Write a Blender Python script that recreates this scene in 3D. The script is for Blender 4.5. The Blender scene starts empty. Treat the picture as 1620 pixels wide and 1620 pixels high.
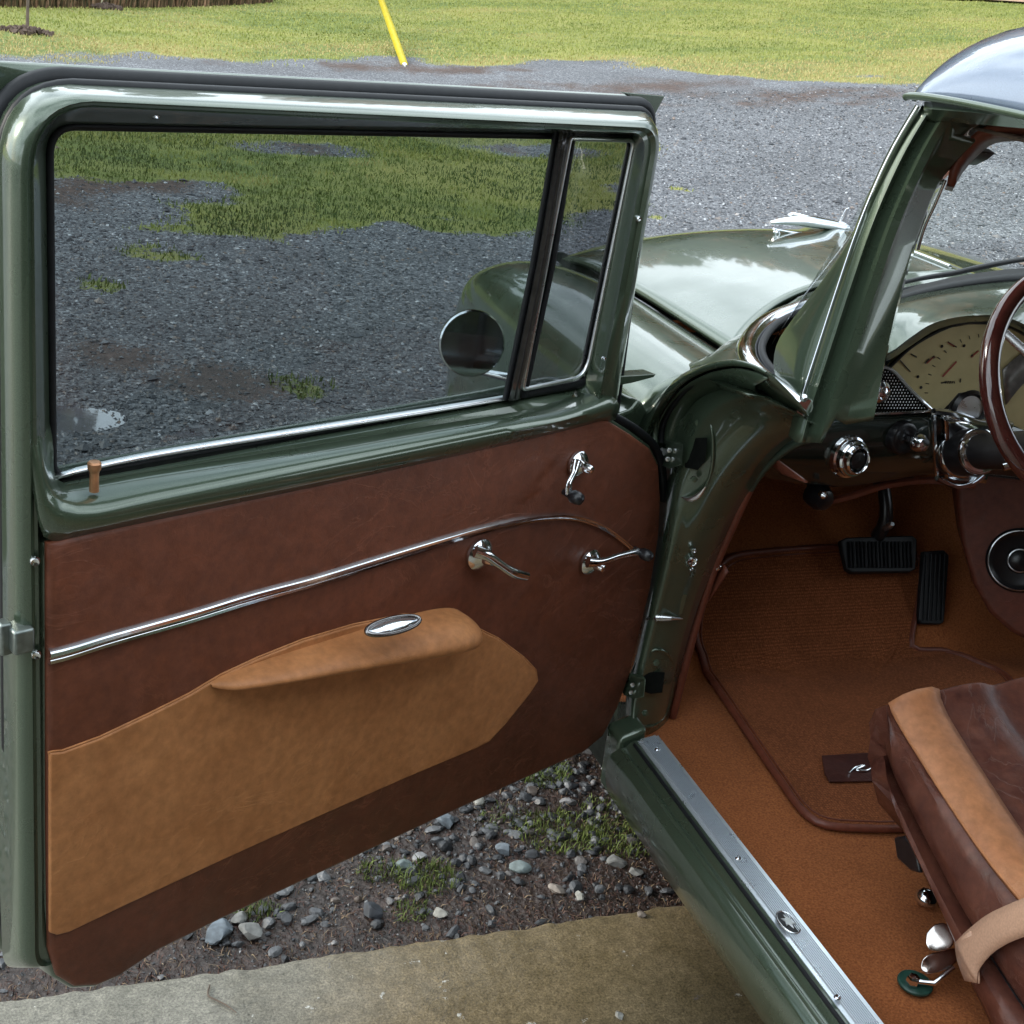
import bpy, bmesh, math, random
import numpy as np
from mathutils import Matrix, Vector

# ------------------------------------------------------------------ camera, sky, sun, exposure
S = bpy.context.scene
COL = S.collection
CAM_Z = 1.62
CW = np.array([[0.9323018775, -0.0198797164, 0.3611343324],
               [-0.3372948855, -0.4082182127, 0.8482865383],
               [0.1305579159, -0.9126678956, -0.3872879328]])
CP = np.array([0, 0, CAM_Z])
FPX = 2100.0
cam_d = bpy.data.cameras.new('camera')
cam_d.sensor_width = 36; cam_d.lens = 36 * FPX / 1620
cam_d.clip_start = 0.05; cam_d.clip_end = 1200
cam = bpy.data.objects.new('camera', cam_d); COL.objects.link(cam)
M4 = Matrix.Identity(4)
for i in range(3):
    M4[i][0] = CW[i][0]; M4[i][1] = -CW[i][1]; M4[i][2] = -CW[i][2]
M4[0][3], M4[1][3], M4[2][3] = 0, 0, CAM_Z
cam.matrix_world = M4
S.camera = cam
S.render.resolution_x = 1024; S.render.resolution_y = 1024

SUN_EL, SUN_ROT = math.radians(24), math.radians(-68)   # rotation measured from +Y towards +X
world = bpy.data.worlds.new('World'); S.world = world; world.use_nodes = True
nt = world.node_tree; N = nt.nodes; LK = nt.links
bg = N['Background']; bg.inputs[1].default_value = 0.11
sky = N.new('ShaderNodeTexSky'); sky.sky_type = 'NISHITA'; sky.sun_disc = False
sky.sun_elevation = SUN_EL; sky.sun_rotation = SUN_ROT; sky.air_density = 1.0; sky.dust_density = 1.5
tc = N.new('ShaderNodeTexCoord'); mp = N.new('ShaderNodeMapping'); mp.inputs['Scale'].default_value = (1, 1, 2.6)
cn = N.new('ShaderNodeTexNoise'); cn.inputs['Scale'].default_value = 1.7; cn.inputs['Detail'].default_value = 7
cn.inputs['Roughness'].default_value = 0.55
cr = N.new('ShaderNodeValToRGB'); cr.color_ramp.elements[0].position = 0.30; cr.color_ramp.elements[1].position = 0.56
mx = N.new('ShaderNodeMix'); mx.data_type = 'RGBA'; mx.inputs[7].default_value = (16.2, 18, 19.2, 1)
LK.new(tc.outputs['Generated'], mp.inputs[0]); LK.new(mp.outputs[0], cn.inputs['Vector'])
LK.new(cn.outputs['Fac'], cr.inputs[0]); LK.new(cr.outputs[0], mx.inputs[0])
LK.new(sky.outputs[0], mx.inputs[6]); LK.new(mx.outputs[2], bg.inputs[0])
sun_d = bpy.data.lights.new('sun', 'SUN'); sun_d.energy = 1.7; sun_d.angle = math.radians(14)
sun_d.color = (1, 0.93, 0.8)
sun = bpy.data.objects.new('sun', sun_d); COL.objects.link(sun)
sd = Vector((math.sin(SUN_ROT) * math.cos(SUN_EL), math.cos(SUN_ROT) * math.cos(SUN_EL), math.sin(SUN_EL)))
sun.rotation_euler = sd.to_track_quat('Z', 'Y').to_euler()
sun.location = (0, 0, 30)
S.view_settings.view_transform = 'Standard'; S.view_settings.look = 'None'
S.view_settings.gamma = 1; S.view_settings.use_curve_mapping = False
S.view_settings.exposure = 0.58

# ------------------------------------------------------------------ helpers
rnd = random.Random(7); rg = np.random.default_rng(7)
def ray(x, y): return CW @ np.array([(x - 810) / FPX, (y - 810) / FPX, 1.0])
def PA(ax, v):
    def f(x, y):
        r = ray(x, y); return CP + r * ((v - CP[ax]) / r[ax])
    return f
PX = lambda v: PA(0, v)
PY = lambda v: PA(1, v)
PZ = lambda v: PA(2, v)
DD = np.array([.9052, .4250, 0]); DN = np.array([.4250, -.9052, 0]); DP = np.array([.055, 1.401, 0])
def DL(x, y, n=0.0):            # point of the door's plane (offset n towards the cabin) in the door's own axes
    r = ray(x, y); t = ((DP + DN * n - CP) @ DN) / (r @ DN); p = CP + r * t
    return ((p - DP) @ DD, -n, p[2])
def PN(p0, nrm):                # plane through p0 with normal nrm
    p0 = np.array(p0, float); nrm = np.array(nrm, float)
    def f(x, y):
        r = ray(x, y); return CP + r * (((p0 - CP) @ nrm) / (r @ nrm))
    return f
I4 = Matrix.Identity(4)
DOORM = Matrix.Translation(Vector(DP)) @ Matrix.Rotation(math.atan2(DD[1], DD[0]), 4, 'Z')
WM = {}

def link(o, name, parent, M):
    COL.objects.link(o)
    if parent is not None:
        o.parent = parent; o.matrix_parent_inverse = WM[parent.name].inverted()
    o.matrix_basis = M; WM[o.name] = M.copy()
    return o
def mk(name, verts, faces, mat, parent=None, M=I4, smooth=38, bevel=0, bseg=2, subsurf=0, solid=0, recenter=True, soff=-1):
    verts = np.array(verts, dtype=float).reshape(-1, 3)
    c = (verts.min(0) + verts.max(0)) / 2 if recenter else np.zeros(3)
    me = bpy.data.meshes.new(name)
    me.from_pydata((verts - c).tolist(), [], faces); me.validate()
    bm = bmesh.new(); bm.from_mesh(me); bmesh.ops.remove_doubles(bm, verts=bm.verts, dist=1e-5)
    bmesh.ops.recalc_face_normals(bm, faces=bm.faces); bm.to_mesh(me); bm.free()
    if smooth:
        me.shade_smooth(); me.set_sharp_from_angle(angle=math.radians(smooth))
    o = bpy.data.objects.new(name, me)
    if isinstance(mat, (list, tuple)):
        for m in mat: me.materials.append(m)
    else: me.materials.append(mat)
    link(o, name, parent, M @ Matrix.Translation(Vector(c)))
    if solid:
        s = o.modifiers.new('s', 'SOLIDIFY'); s.thickness = solid; s.offset = soff
    if bevel:
        b = o.modifiers.new('b', 'BEVEL'); b.width = bevel; b.segments = bseg; b.limit_method = 'ANGLE'
        b.angle_limit = math.radians(35)
    if subsurf:
        s = o.modifiers.new('u', 'SUBSURF'); s.levels = subsurf; s.render_levels = subsurf
    return o
def empty(name, loc, parent=None):
    o = bpy.data.objects.new(name, None); o.empty_display_size = .1
    return link(o, name, parent, Matrix.Translation(Vector(loc)))
def tag(o, label=None, cat=None, group=None, kind=None):
    if label: o['label'] = label
    if cat: o['category'] = cat
    if group: o['group'] = group
    if kind: o['kind'] = kind
    return o
def cr_spline(pts, n, closed=False):
    P = np.array(pts, float); m = len(P)
    if closed: idx = lambda i: P[i % m]; segs = m
    else: idx = lambda i: P[min(max(i, 0), m - 1)]; segs = m - 1
    fine = []
    for s in range(segs):
        p0, p1, p2, p3 = idx(s - 1), idx(s), idx(s + 1), idx(s + 2)
        for t in np.linspace(0, 1, 16, endpoint=False):
            fine.append(.5 * ((2 * p1) + (p2 - p0) * t + (2 * p0 - 5 * p1 + 4 * p2 - p3) * t * t + (3 * p1 - p0 - 3 * p2 + p3) * t ** 3))
    if closed: fine.append(fine[0])
    else: fine.append(P[-1])
    F = np.array(fine); d = np.r_[0, np.cumsum(np.linalg.norm(np.diff(F, axis=0), axis=1))]
    q = np.linspace(0, d[-1], n + (1 if closed else 0))
    if closed: q = q[:-1]
    return np.stack([np.interp(q, d, F[:, k]) for k in range(3)], 1)
def crp(pts, per=5):
    P = np.array(pts, float); m = len(P); o = []; idx = lambda i: P[min(max(i, 0), m - 1)]
    for s in range(m - 1):
        p0, p1, p2, p3 = idx(s - 1), idx(s), idx(s + 1), idx(s + 2)
        for t in np.linspace(0, 1, per, endpoint=False): o.append(.5 * ((2 * p1) + (p2 - p0) * t + (2 * p0 - 5 * p1 + 4 * p2 - p3) * t * t + (3 * p1 - p0 - 3 * p2 + p3) * t ** 3))
    return np.array(o + [P[-1]])
def poly_rs(pts, n):
    P = np.array(pts, float); d = np.r_[0, np.cumsum(np.linalg.norm(np.diff(P, axis=0), axis=1))]
    q = np.linspace(0, d[-1], n); return np.stack([np.interp(q, d, P[:, k]) for k in range(3)], 1)
def loft(rails, closed=False, cyc=False, cap=False):
    n = len(rails[0]); V = np.concatenate(rails); Fc = []
    R = len(rails)
    for i in range(R if cyc else R - 1):
        a = i * n; b = ((i + 1) % R) * n
        for j in range(n if closed else n - 1):
            k = (j + 1) % n; Fc.append((a + j, a + k, b + k, b + j))
    if cap:
        Fc.append(tuple(range(n))[::-1]); Fc.append(tuple((R - 1) * n + j for j in range(n)))
    return V, Fc
def rails(name, specs, mat, parent, n=24, M=I4, smooth=50, **kw):
    """specs: list of (pixel list, plane function)"""
    R = [cr_spline([f(*p) for p in pts], n) for pts, f in specs]
    V, F = loft(R); return mk(name, V, F, mat, parent, M, smooth, **kw)
def tube_geo(path, r, seg=10, closed=False, flat=1.0, up=None):
    P = np.array(path, float); n = len(P)
    rr = np.full(n, r) if np.isscalar(r) else np.interp(np.linspace(0, 1, n), np.linspace(0, 1, len(r)), r)
    T = np.gradient(P, axis=0) if not closed else np.roll(P, -1, 0) - np.roll(P, 1, 0)
    T /= np.linalg.norm(T, axis=1)[:, None] + 1e-12
    u = np.array(up if up is not None else ([0, 0, 1] if abs(T[0][2]) < .9 else [1, 0, 0]), float)
    loops = []
    for i in range(n):
        u = u - T[i] * (u @ T[i]); u /= np.linalg.norm(u); w = np.cross(T[i], u)
        a = np.linspace(0, 2 * math.pi, seg, endpoint=False)
        loops.append(P[i] + rr[i] * (np.outer(np.cos(a), u) * flat + np.outer(np.sin(a), w)))
        if up is not None: u = np.array(up, float)
    return loft(loops, closed=True, cyc=closed, cap=not closed)
def tube(name, path, r, mat, parent, seg=12, closed=False, flat=1.0, up=None, M=I4, **kw):
    V, F = tube_geo(path, r, seg, closed, flat, up); return mk(name, V, F, mat, parent, M, 60, **kw)
def lathe_geo(prof, o, ax, seg=28):
    o = np.array(o, float); ax = np.array(ax, float); ax /= np.linalg.norm(ax)
    h = np.array([0, 0, 1.]) if abs(ax[2]) < .9 else np.array([1., 0, 0])
    u = np.cross(ax, h); u /= np.linalg.norm(u); w = np.cross(ax, u)
    a = np.linspace(0, 2 * math.pi, seg, endpoint=False)
    L = [o + ax * z + max(r, 1e-4) * (np.outer(np.cos(a), u) + np.outer(np.sin(a), w)) for r, z in prof]
    return loft(L, closed=True, cap=True)
def lathe(name, prof, o, ax, mat, parent, seg=28, M=I4, smooth=35):
    V, F = lathe_geo(prof, o, ax, seg); return mk(name, V, F, mat, parent, M, smooth)
def join(geos):
    V = []; F = []; k = 0
    for v, f in geos:
        v = np.array(v); V.append(v); F += [tuple(i + k for i in q) for q in f]; k += len(v)
    return np.concatenate(V), F
def prism(pts, vec):
    P = np.array(pts, float); n = len(P); V = np.concatenate([P, P + np.array(vec)])
    F = [tuple(range(n))[::-1], tuple(range(n, 2 * n))] + [(i, (i + 1) % n, (i + 1) % n + n, i + n) for i in range(n)]
    return V, F
def plate(name, pts, vec, mat, parent, M=I4, bevel=.003, bseg=3, smooth=38, **kw):
    V, F = prism(pts, vec); return mk(name, V, F, mat, parent, M, smooth, bevel=bevel, bseg=bseg, **kw)
def box_geo(c, sx, sy, sz, ax=None):
    c = np.array(c, float); A = np.eye(3) if ax is None else np.array(ax, float)
    V = [c + A[0] * sx * a / 2 + A[1] * sy * b / 2 + A[2] * sz * d / 2 for a, b, d in
         [(-1, -1, -1), (1, -1, -1), (1, 1, -1), (-1, 1, -1), (-1, -1, 1), (1, -1, 1), (1, 1, 1), (-1, 1, 1)]]
    return np.array(V), [(0, 3, 2, 1), (4, 5, 6, 7), (0, 1, 5, 4), (1, 2, 6, 5), (2, 3, 7, 6), (3, 0, 4, 7)]
def rloop(corners, radii, seg=8, per=12):
    """closed rounded loop through 3-d corners"""
    out = []; m = len(corners); C = [np.array(c, float) for c in corners]
    arcs = []
    for i in range(m):
        p, a, b = C[i], C[i - 1], C[(i + 1) % m]; r = radii[i]
        ua = (a - p) / np.linalg.norm(a - p); ub = (b - p) / np.linalg.norm(b - p)
        A = p + ua * r; B = p + ub * r
        arcs.append([(1 - t) ** 2 * A + 2 * t * (1 - t) * (p * .9 + (A + B) * .05) + t * t * B for t in np.linspace(0, 1, seg)])
    for i in range(m):
        out += arcs[i]; a = arcs[i][-1]; b = arcs[(i + 1) % m][0]
        out += [a + (b - a) * t for t in np.linspace(0, 1, per + 1, endpoint=False)[1:]]
    return np.array(out)

# ------------------------------------------------------------------ materials
def lin(r, g, b):
    f = lambda c: (c / 255 / 12.92) if c / 255 <= .04045 else ((c / 255 + .055) / 1.055) ** 2.4
    return (f(r), f(g), f(b), 1)
def base(name, col=(.5, .5, .5, 1), rough=.5, metal=0, **kw):
    m = bpy.data.materials.new(name); m.use_nodes = True; b = m.node_tree.nodes['Principled BSDF']
    b.inputs['Base Color'].default_value = col; b.inputs['Roughness'].default_value = rough
    b.inputs['Metallic'].default_value = metal
    for k, v in kw.items(): b.inputs[k.replace('_', ' ')].default_value = v
    return m, m.node_tree, b
def nnoise(t, scale, detail=4, rough=.5, dist=0, vec=None, stretch=None):
    n = t.nodes.new('ShaderNodeTexNoise'); n.inputs['Scale'].default_value = scale; n.inputs['Detail'].default_value = detail
    n.inputs['Roughness'].default_value = rough; n.inputs['Distortion'].default_value = dist
    if vec is None:
        c = t.nodes.new('ShaderNodeTexCoord'); vec = c.outputs['Object']
    if stretch:
        m = t.nodes.new('ShaderNodeMapping'); m.inputs['Scale'].default_value = stretch; t.links.new(vec, m.inputs[0]); vec = m.outputs[0]
    t.links.new(vec, n.inputs['Vector']); return n
def ramp(t, src, stops):
    r = t.nodes.new('ShaderNodeValToRGB'); e = r.color_ramp.elements
    while len(e) < len(stops): e.new(.5)
    for k, (p, c) in enumerate(stops): e[k].position = p; e[k].color = c if len(c) == 4 else (*c, 1)
    t.links.new(src, r.inputs[0]); return r
def mixc(t, fac, a, b, blend='MIX'):
    m = t.nodes.new('ShaderNodeMix'); m.data_type = 'RGBA'; m.blend_type = blend
    for s, v in ((0, fac), (6, a), (7, b)):
        if hasattr(v, 'links'): t.links.new(v, m.inputs[s])
        else: m.inputs[s].default_value = v
    return m.outputs[2]
def bump(t, b, src, strength=.3, dist=.002, prev=None):
    n = t.nodes.new('ShaderNodeBump'); n.inputs['Strength'].default_value = strength; n.inputs['Distance'].default_value = dist
    t.links.new(src, n.inputs['Height'])
    if prev is not None: t.links.new(prev.outputs[0], n.inputs['Normal'])
    t.links.new(n.outputs[0], b.inputs['Normal']); return n
def g4(v): return (v, v, v, 1)

def paint(name, col, metal=.55, rough=.3):
    m, t, b = base(name, col, rough, metal, Coat_Weight=1.0, Coat_Roughness=.05, Coat_IOR=1.55)
    n = nnoise(t, 900, 2); r = ramp(t, n.outputs[0], [(.3, tuple(c * .8 for c in col[:3])), (.7, tuple(c * 1.2 for c in col[:3]))])
    t.links.new(r.outputs[0], b.inputs['Base Color'])
    n2 = nnoise(t, 14, 4); r2 = ramp(t, n2.outputs[0], [(.35, g4(rough * .85)), (.75, g4(rough * 1.25))])
    t.links.new(r2.outputs[0], b.inputs['Roughness'])
    n3 = nnoise(t, 60, 2); bump(t, b, n3.outputs[0], .02, .002)
    return m
M_PAINT = paint('green_paint', (.064, .093, .060, 1), .42, .30)
M_ROOF = paint('pale_roof_paint', (.13, .17, .24, 1), .1, .3)
def leather(name, c0, c1, cw, rough=.48, wr=.5, sc=1.0, wrscale=6):
    m, t, b = base(name, c0, rough); b.inputs['Specular IOR Level'].default_value = .4
    n = nnoise(t, 9 * sc, 8, .62, .6); r = ramp(t, n.outputs[0], [(.3, c0), (.7, c1)])
    nf = nnoise(t, 70, 5, .6); c = mixc(t, .35, r.outputs[0], ramp(t, nf.outputs[0], [(.3, g4(.25)), (.7, g4(.75))]).outputs[0], 'OVERLAY')
    w = nnoise(t, wrscale, 5, .55, 1.6, stretch=(1, 1, 1.8))           # fine creases: the ridge lines of a warped noise
    a = t.nodes.new('ShaderNodeMath'); a.operation = 'SUBTRACT'; a.inputs[1].default_value = .5; t.links.new(w.outputs[0], a.inputs[0])
    a2 = t.nodes.new('ShaderNodeMath'); a2.operation = 'ABSOLUTE'; t.links.new(a.outputs[0], a2.inputs[0])
    msk = nnoise(t, 3.1, 2); mr = ramp(t, msk.outputs[0], [(.45, g4(0)), (.6, g4(1))])
    cl = ramp(t, a2.outputs[0], [(0.0, g4(1)), (.014, g4(0))])
    mm = t.nodes.new('ShaderNodeMath'); mm.operation = 'MULTIPLY'; t.links.new(cl.outputs[0], mm.inputs[0]); t.links.new(mr.outputs[0], mm.inputs[1])
    m2 = t.nodes.new('ShaderNodeMath'); m2.operation = 'MULTIPLY'; m2.inputs[1].default_value = wr; t.links.new(mm.outputs[0], m2.inputs[0])
    c = mixc(t, m2.outputs[0], c, cw); t.links.new(c, b.inputs['Base Color'])
    v = t.nodes.new('ShaderNodeTexVoronoi'); v.inputs['Scale'].default_value = 420
    tcc = t.nodes.new('ShaderNodeTexCoord'); t.links.new(tcc.outputs['Object'], v.inputs['Vector'])
    b1 = bump(t, b, v.outputs[0], .16, .0006); n5 = nnoise(t, 22, 6, .6, .8); b2 = bump(t, b, n5.outputs[0], .35, .004, b1)
    bump(t, b, mm.outputs[0], .3, .0015, b2)
    rr = ramp(t, n5.outputs[0], [(.3, g4(rough - .08)), (.7, g4(rough + .14))]); t.links.new(rr.outputs[0], b.inputs['Roughness'])
    return m
M_LBROWN = leather('brown_leather', lin(88, 47, 30), lin(107, 59, 40), lin(150, 92, 68), .5, .34)
M_LTAN = leather('tan_leather', lin(156, 101, 60), lin(182, 124, 78), lin(200, 140, 88), .5, .25)
M_LTAN2 = leather('light_tan_seat_leather', lin(160, 104, 68), lin(182, 124, 84), lin(205, 150, 110), .45, .2)
M_LSEAT = leather('dark_brown_seat_leather', lin(70, 36, 30), lin(104, 62, 48), lin(120, 84, 70), .38, .3, 1.6, 7)
M_LVINYL = leather('chestnut_trim_vinyl', lin(98, 52, 38), lin(112, 60, 44), lin(130, 74, 56), .42, .1)
def carpet(name, c0, c1, sc=260):
    m, t, b = base(name, c0, .95, Sheen_Weight=.04, Sheen_Roughness=.5); b.inputs['Specular IOR Level'].default_value = .1
    n = nnoise(t, sc, 3, .7); n2 = nnoise(t, 5, 5, .6)
    r = ramp(t, n.outputs[0], [(.32, c0), (.68, c1)]); r2 = ramp(t, n2.outputs[0], [(.3, g4(.36)), (.7, g4(.62))])
    t.links.new(mixc(t, .6, r.outputs[0], r2.outputs[0], 'OVERLAY'), b.inputs['Base Color'])
    bump(t, b, n.outputs[0], .8, .003); return m
M_CARPET = carpet('rust_carpet', lin(126, 70, 38), lin(174, 106, 62))
M_MAT = carpet('brown_mat_carpet', lin(116, 64, 36), lin(158, 94, 58), 330)
_t = M_MAT.node_tree; _b = _t.nodes['Principled BSDF']; _w = _t.nodes.new('ShaderNodeTexVoronoi'); _w.inputs['Scale'].default_value = 190; _w.inputs['Randomness'].default_value = .35
_c = _t.nodes.new('ShaderNodeTexCoord'); _t.links.new(_c.outputs['Object'], _w.inputs['Vector']); _l = _b.inputs['Base Color'].links[0].from_socket
_t.links.new(mixc(_t, .75, _l, ramp(_t, _w.outputs['Distance'], [(.1, g4(.7)), (.6, g4(.25))]).outputs[0], 'OVERLAY'), _b.inputs['Base Color']); bump(_t, _b, _w.outputs['Distance'], -.6, .004)
def chrome(name, col=(.75, .77, .8, 1), rough=.07):
    m, t, b = base(name, col, rough, 1); n = nnoise(t, 30, 4); r = ramp(t, n.outputs[0], [(.35, g4(rough)), (.8, g4(rough + .1))])
    t.links.new(r.outputs[0], b.inputs['Roughness']); n2 = nnoise(t, 120, 3); bump(t, b, n2.outputs[0], .04, .001); return m
M_CHROME = chrome('chrome'); M_STEEL = chrome('brushed_stainless', (.82, .84, .86, 1), .26)
def plain(name, col, rough, metal=0, sc=80, bs=.1, var=.25, **kw):
    m, t, b = base(name, col, rough, metal, **kw); n = nnoise(t, sc, 4)
    r = ramp(t, n.outputs[0], [(.3, tuple(c * (1 - var) for c in col[:3])), (.7, tuple(c * (1 + var) for c in col[:3]))])
    t.links.new(r.outputs[0], b.inputs['Base Color']); bump(t, b, n.outputs[0], bs, .001); return m
M_SILL = chrome('anodised_sill', (.70, .75, .80, 1), .27); M_SILL.node_tree.nodes['Principled BSDF'].inputs['Metallic'].default_value = .75
M_RUBBER = plain('black_rubber', (.009, .010, .012, 1), .5, Specular_IOR_Level=.3)
M_BLACK = plain('black_plastic', (.012, .012, .014, 1), .3)
M_DARK = plain('dark_cavity', (.008, .009, .008, 1), .9, Specular_IOR_Level=.05)
M_WOOD = plain('varnished_dark_wood', (.05, .012, .01, 1), .12, 0, 18, .02, .4, Coat_Weight=1.0)
M_CREAM = plain('cream_gauge_face', (.50, .43, .22, 1), .45, 0, 30, .03, .08)
M_GREY = plain('grey_gauge_band', (.22, .21, .2, 1), .35, .5)
M_COPPER = plain('copper_knob', (.55, .27, .14, 1), .35, .6)
M_WEB = plain('beige_webbing', lin(190, 150, 125), .5, 0, 300, .3, .12)
M_YELLOW = plain('yellow_plastic', (.55, .44, .02, 1), .4, 0, 10, .05, .1)
M_RED = plain('red_needle', (.3, .05, .03, 1), .5)
M_PATCH = leather('dark_patch_leather', lin(62, 34, 30), lin(76, 42, 36), lin(90, 60, 50), .4, .2)
M_LATCH = plain('dull_zinc', (.22, .25, .235, 1), .38, .8)
def glass(name, col, refl=1.0):
    m = bpy.data.materials.new(name); m.use_nodes = True; t = m.node_tree; t.nodes.clear()
    o = t.nodes.new('ShaderNodeOutputMaterial'); tr = t.nodes.new('ShaderNodeBsdfTransparent'); tr.inputs[0].default_value = col
    gl = t.nodes.new('ShaderNodeBsdfGlossy'); gl.inputs['Roughness'].default_value = .01; gl.inputs[0].default_value = g4(refl)
    fr = t.nodes.new('ShaderNodeFresnel'); gm_ = t.nodes.new('ShaderNodeNewGeometry'); mr_ = t.nodes.new('ShaderNodeMapRange'); mr_.inputs[3].default_value = 1.5; mr_.inputs[4].default_value = 1 / 1.5; t.links.new(gm_.outputs['Backfacing'], mr_.inputs[0]); t.links.new(mr_.outputs[0], fr.inputs[0]); mxs = t.nodes.new('ShaderNodeMixShader')
    t.links.new(fr.outputs[0], mxs.inputs[0]); t.links.new(tr.outputs[0], mxs.inputs[1]); t.links.new(gl.outputs[0], mxs.inputs[2])
    t.links.new(mxs.outputs[0], o.inputs[0]); return m
M_GLASS = glass('smoked_door_glass', (.59, .63, .64, 1)); M_VENT = glass('dark_vent_glass', (.50, .52, .54, 1))
M_WIND = glass('windshield_glass', (.95, .97, .955, 1))

# ------------------------------------------------------------------ terrain
_VT = {}
def vnoise(x, y, f, seed=0):
    if seed not in _VT: _VT[seed] = np.random.default_rng(seed).random((256, 256))
    T = _VT[seed]; x = x * f; y = y * f
    xi = np.floor(x).astype(int); yi = np.floor(y).astype(int); fx = x - xi; fy = y - yi
    fx = fx * fx * (3 - 2 * fx); fy = fy * fy * (3 - 2 * fy); g = lambda a, b: T[a % 256, b % 256]
    return (g(xi, yi) * (1 - fx) + g(xi + 1, yi) * fx) * (1 - fy) + (g(xi, yi + 1) * (1 - fx) + g(xi + 1, yi + 1) * fx) * fy
def fbm(x, y, f, seed=0, o=4):
    s = 0; a = .5
    for k in range(o): s = s + a * vnoise(x, y, f * 2 ** k, seed + k); a *= .5
    return s / (1 - .5 ** o)
SLAB_Y = 1.735
def hh(x, y):
    x = np.asarray(x, float); y = np.asarray(y, float)
    r = np.hypot(x, y); w = np.clip((r - 6) / 9, 0, 1); w = w * w * (3 - 2 * w)
    z = .12 * (np.log1p(np.exp((np.minimum(x, 60) - 3.5) / 1.2)) * 1.2) * w
    z = z + .05 * (fbm(x, y, .35, 3) - .5) * np.clip((r - 2.5) / 4, 0, 1) + .02 * (fbm(x, y, 2.2, 9) - .5)
    z = z - .035 * np.clip((4 - y) / 1.5, 0, 1)
    for bx, by, sx_, sy_ in ((.17, 4.42, .30, .15), (.66, 4.27, .16, .05)): z = z - .03 * np.exp(-((x - bx) / sx_) ** 2 - ((y - by) / sy_) ** 2)
    return z
def GP(px, py):                 # where the view ray meets the terrain
    r = ray(px, py); t = 1.0
    while t < 90:
        p = CP + r * t
        if p[2] < hh(p[0], p[1]): break
        t *= 1.004
    return p
def inpoly(x, y, P):
    P = np.array(P); c = np.zeros(x.shape, bool); n = len(P)
    for i in range(n):
        x0, y0 = P[i][:2]; x1, y1 = P[i - 1][:2]
        m = ((y0 > y) != (y1 > y)) & (x < (x1 - x0) * (y - y0) / (y1 - y0 + 1e-12) + x0); c ^= m
    return c
def segdist(x, y, P, closed=True):
    d = np.full(x.shape, 1e9); P = np.array(P); n = len(P)
    for i in range(0 if closed else 1, n):
        a = P[i - 1][:2]; b = P[i][:2]; ab = b - a
        t = np.clip(((x - a[0]) * ab[0] + (y - a[1]) * ab[1]) / (ab @ ab + 1e-12), 0, 1)
        d = np.minimum(d, np.hypot(x - a[0] - t * ab[0], y - a[1] - t * ab[1]))
    return d
LAWN = [GP(*p) for p in [(-160, 92), (0, 88), (250, 92), (470, 90), (560, 86), (660, 84), (720, 98), (900, 100), (1000, 102), (1100, 114), (1300, 126), (1450, 134), (1600, 110)]]
LAWN = [np.array([-90, 10, 0])] + LAWN + [np.array([45, 30, 0]), np.array([140, 60, 0]), np.array([140, 200, 0]), np.array([-90, 200, 0])]
ISL = [GP(*p) for p in [(40, 215), (120, 175), (300, 150), (620, 150), (980, 168), (1015, 240), (985, 330), (880, 372), (700, 374), (560, 362), (430, 374), (330, 362), (220, 340), (260, 322), (330, 315), (300, 285), (180, 282), (70, 280)]]
BARE = [GP(*p)[:2] for p in [(480, 236), (840, 238)]]
TUFT = [(GP(*p)[:2], r) for p, r in [((480, 612), .16), ((1080, 300), .12), ((170, 455), .14), ((240, 405), .25), ((1037, 345), .08), ((150, 275), .3)]]
def grass_mask(x, y):
    wob = (fbm(x, y, .9, 21) - .5) * 2.6
    sd = segdist(x, y, LAWN); sd = np.where(inpoly(x, y, LAWN), sd, -sd) + wob * .9
    si = segdist(x, y, ISL); si = np.where(inpoly(x, y, ISL), si, -si) + (fbm(x, y, 2.2, 31) - .5) * .9
    a = np.clip(.5 + sd / .9, 0, 1); b = np.clip(.5 + si / .35, 0, 1)
    for c in BARE:
        b = b * np.clip((np.hypot((x - c[0]) / .55, (y - c[1]) / .3) + (fbm(x, y, 4, 41) - .5) * .8) - .4, 0, 1)
    m = np.maximum(a, b * .95)
    for c, r in TUFT: m = np.maximum(m, np.clip(1.1 - np.hypot(x - c[0], y - c[1]) / r + 1.4 * (fbm(x, y, 9, 5) - .5), 0, .62))
    m = m * np.where(a > .5, 1, np.clip(.55 + fbm(x, y, 3.0, 71, 3) * .9, 0, 1))
    return np.clip(m, 0, 1)
DIRTP = [GP(*p)[:2] for p in [(1000, 140), (1300, 150), (650, 108)]]
def dirt_mask(x, y):
    m = np.zeros(x.shape)
    for c in DIRTP: m = np.maximum(m, .55 * np.clip(1.2 - np.hypot((x - c[0]) / 3.2, (y - c[1]) / 1.2), 0, 1))
    for c in BARE: m = np.maximum(m, .5 * np.clip(1.2 - np.hypot((x - c[0]) / .9, (y - c[1]) / .6), 0, 1))
    for p, r in (((100, 300), .8), ((240, 290), .7), ((200, 565), .3), ((330, 600), .35)):
        c = GP(*p); m = np.maximum(m, .7 * np.clip(1.2 - np.hypot(x - c[0], y - c[1]) / r, 0, 1))
    m = np.maximum(m, np.clip((2.9 - y) / .4, 0, 1) * np.clip(1.5 - fbm(x, y, 5, 55) * .6, 0, 1))
    return np.clip(m + (fbm(x, y, 3, 61) - .5) * .8 * (m > .02), 0, 1)
def axis(a, b, lo, hi, step, grow=1.11):
    xs = list(np.arange(lo, hi, step)); s = step; x = xs[-1]
    while x < b: s *= grow; x += s; xs.append(x)
    s = step; x = lo; L = []
    while x > a: s *= grow; x -= s; L.append(x)
    return np.array(L[::-1] + xs)
gx = axis(-300, 300, -.6, 5.5, .028, 1.055); gy = axis(-60, 600, 1.5, 9, .03, 1.035)
GX, GY = np.meshgrid(gx, gy); GZ = hh(GX, GY)
GZ = np.where(GY < SLAB_Y - .02, -.16, GZ)
nx, ny = len(gx), len(gy)
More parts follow.
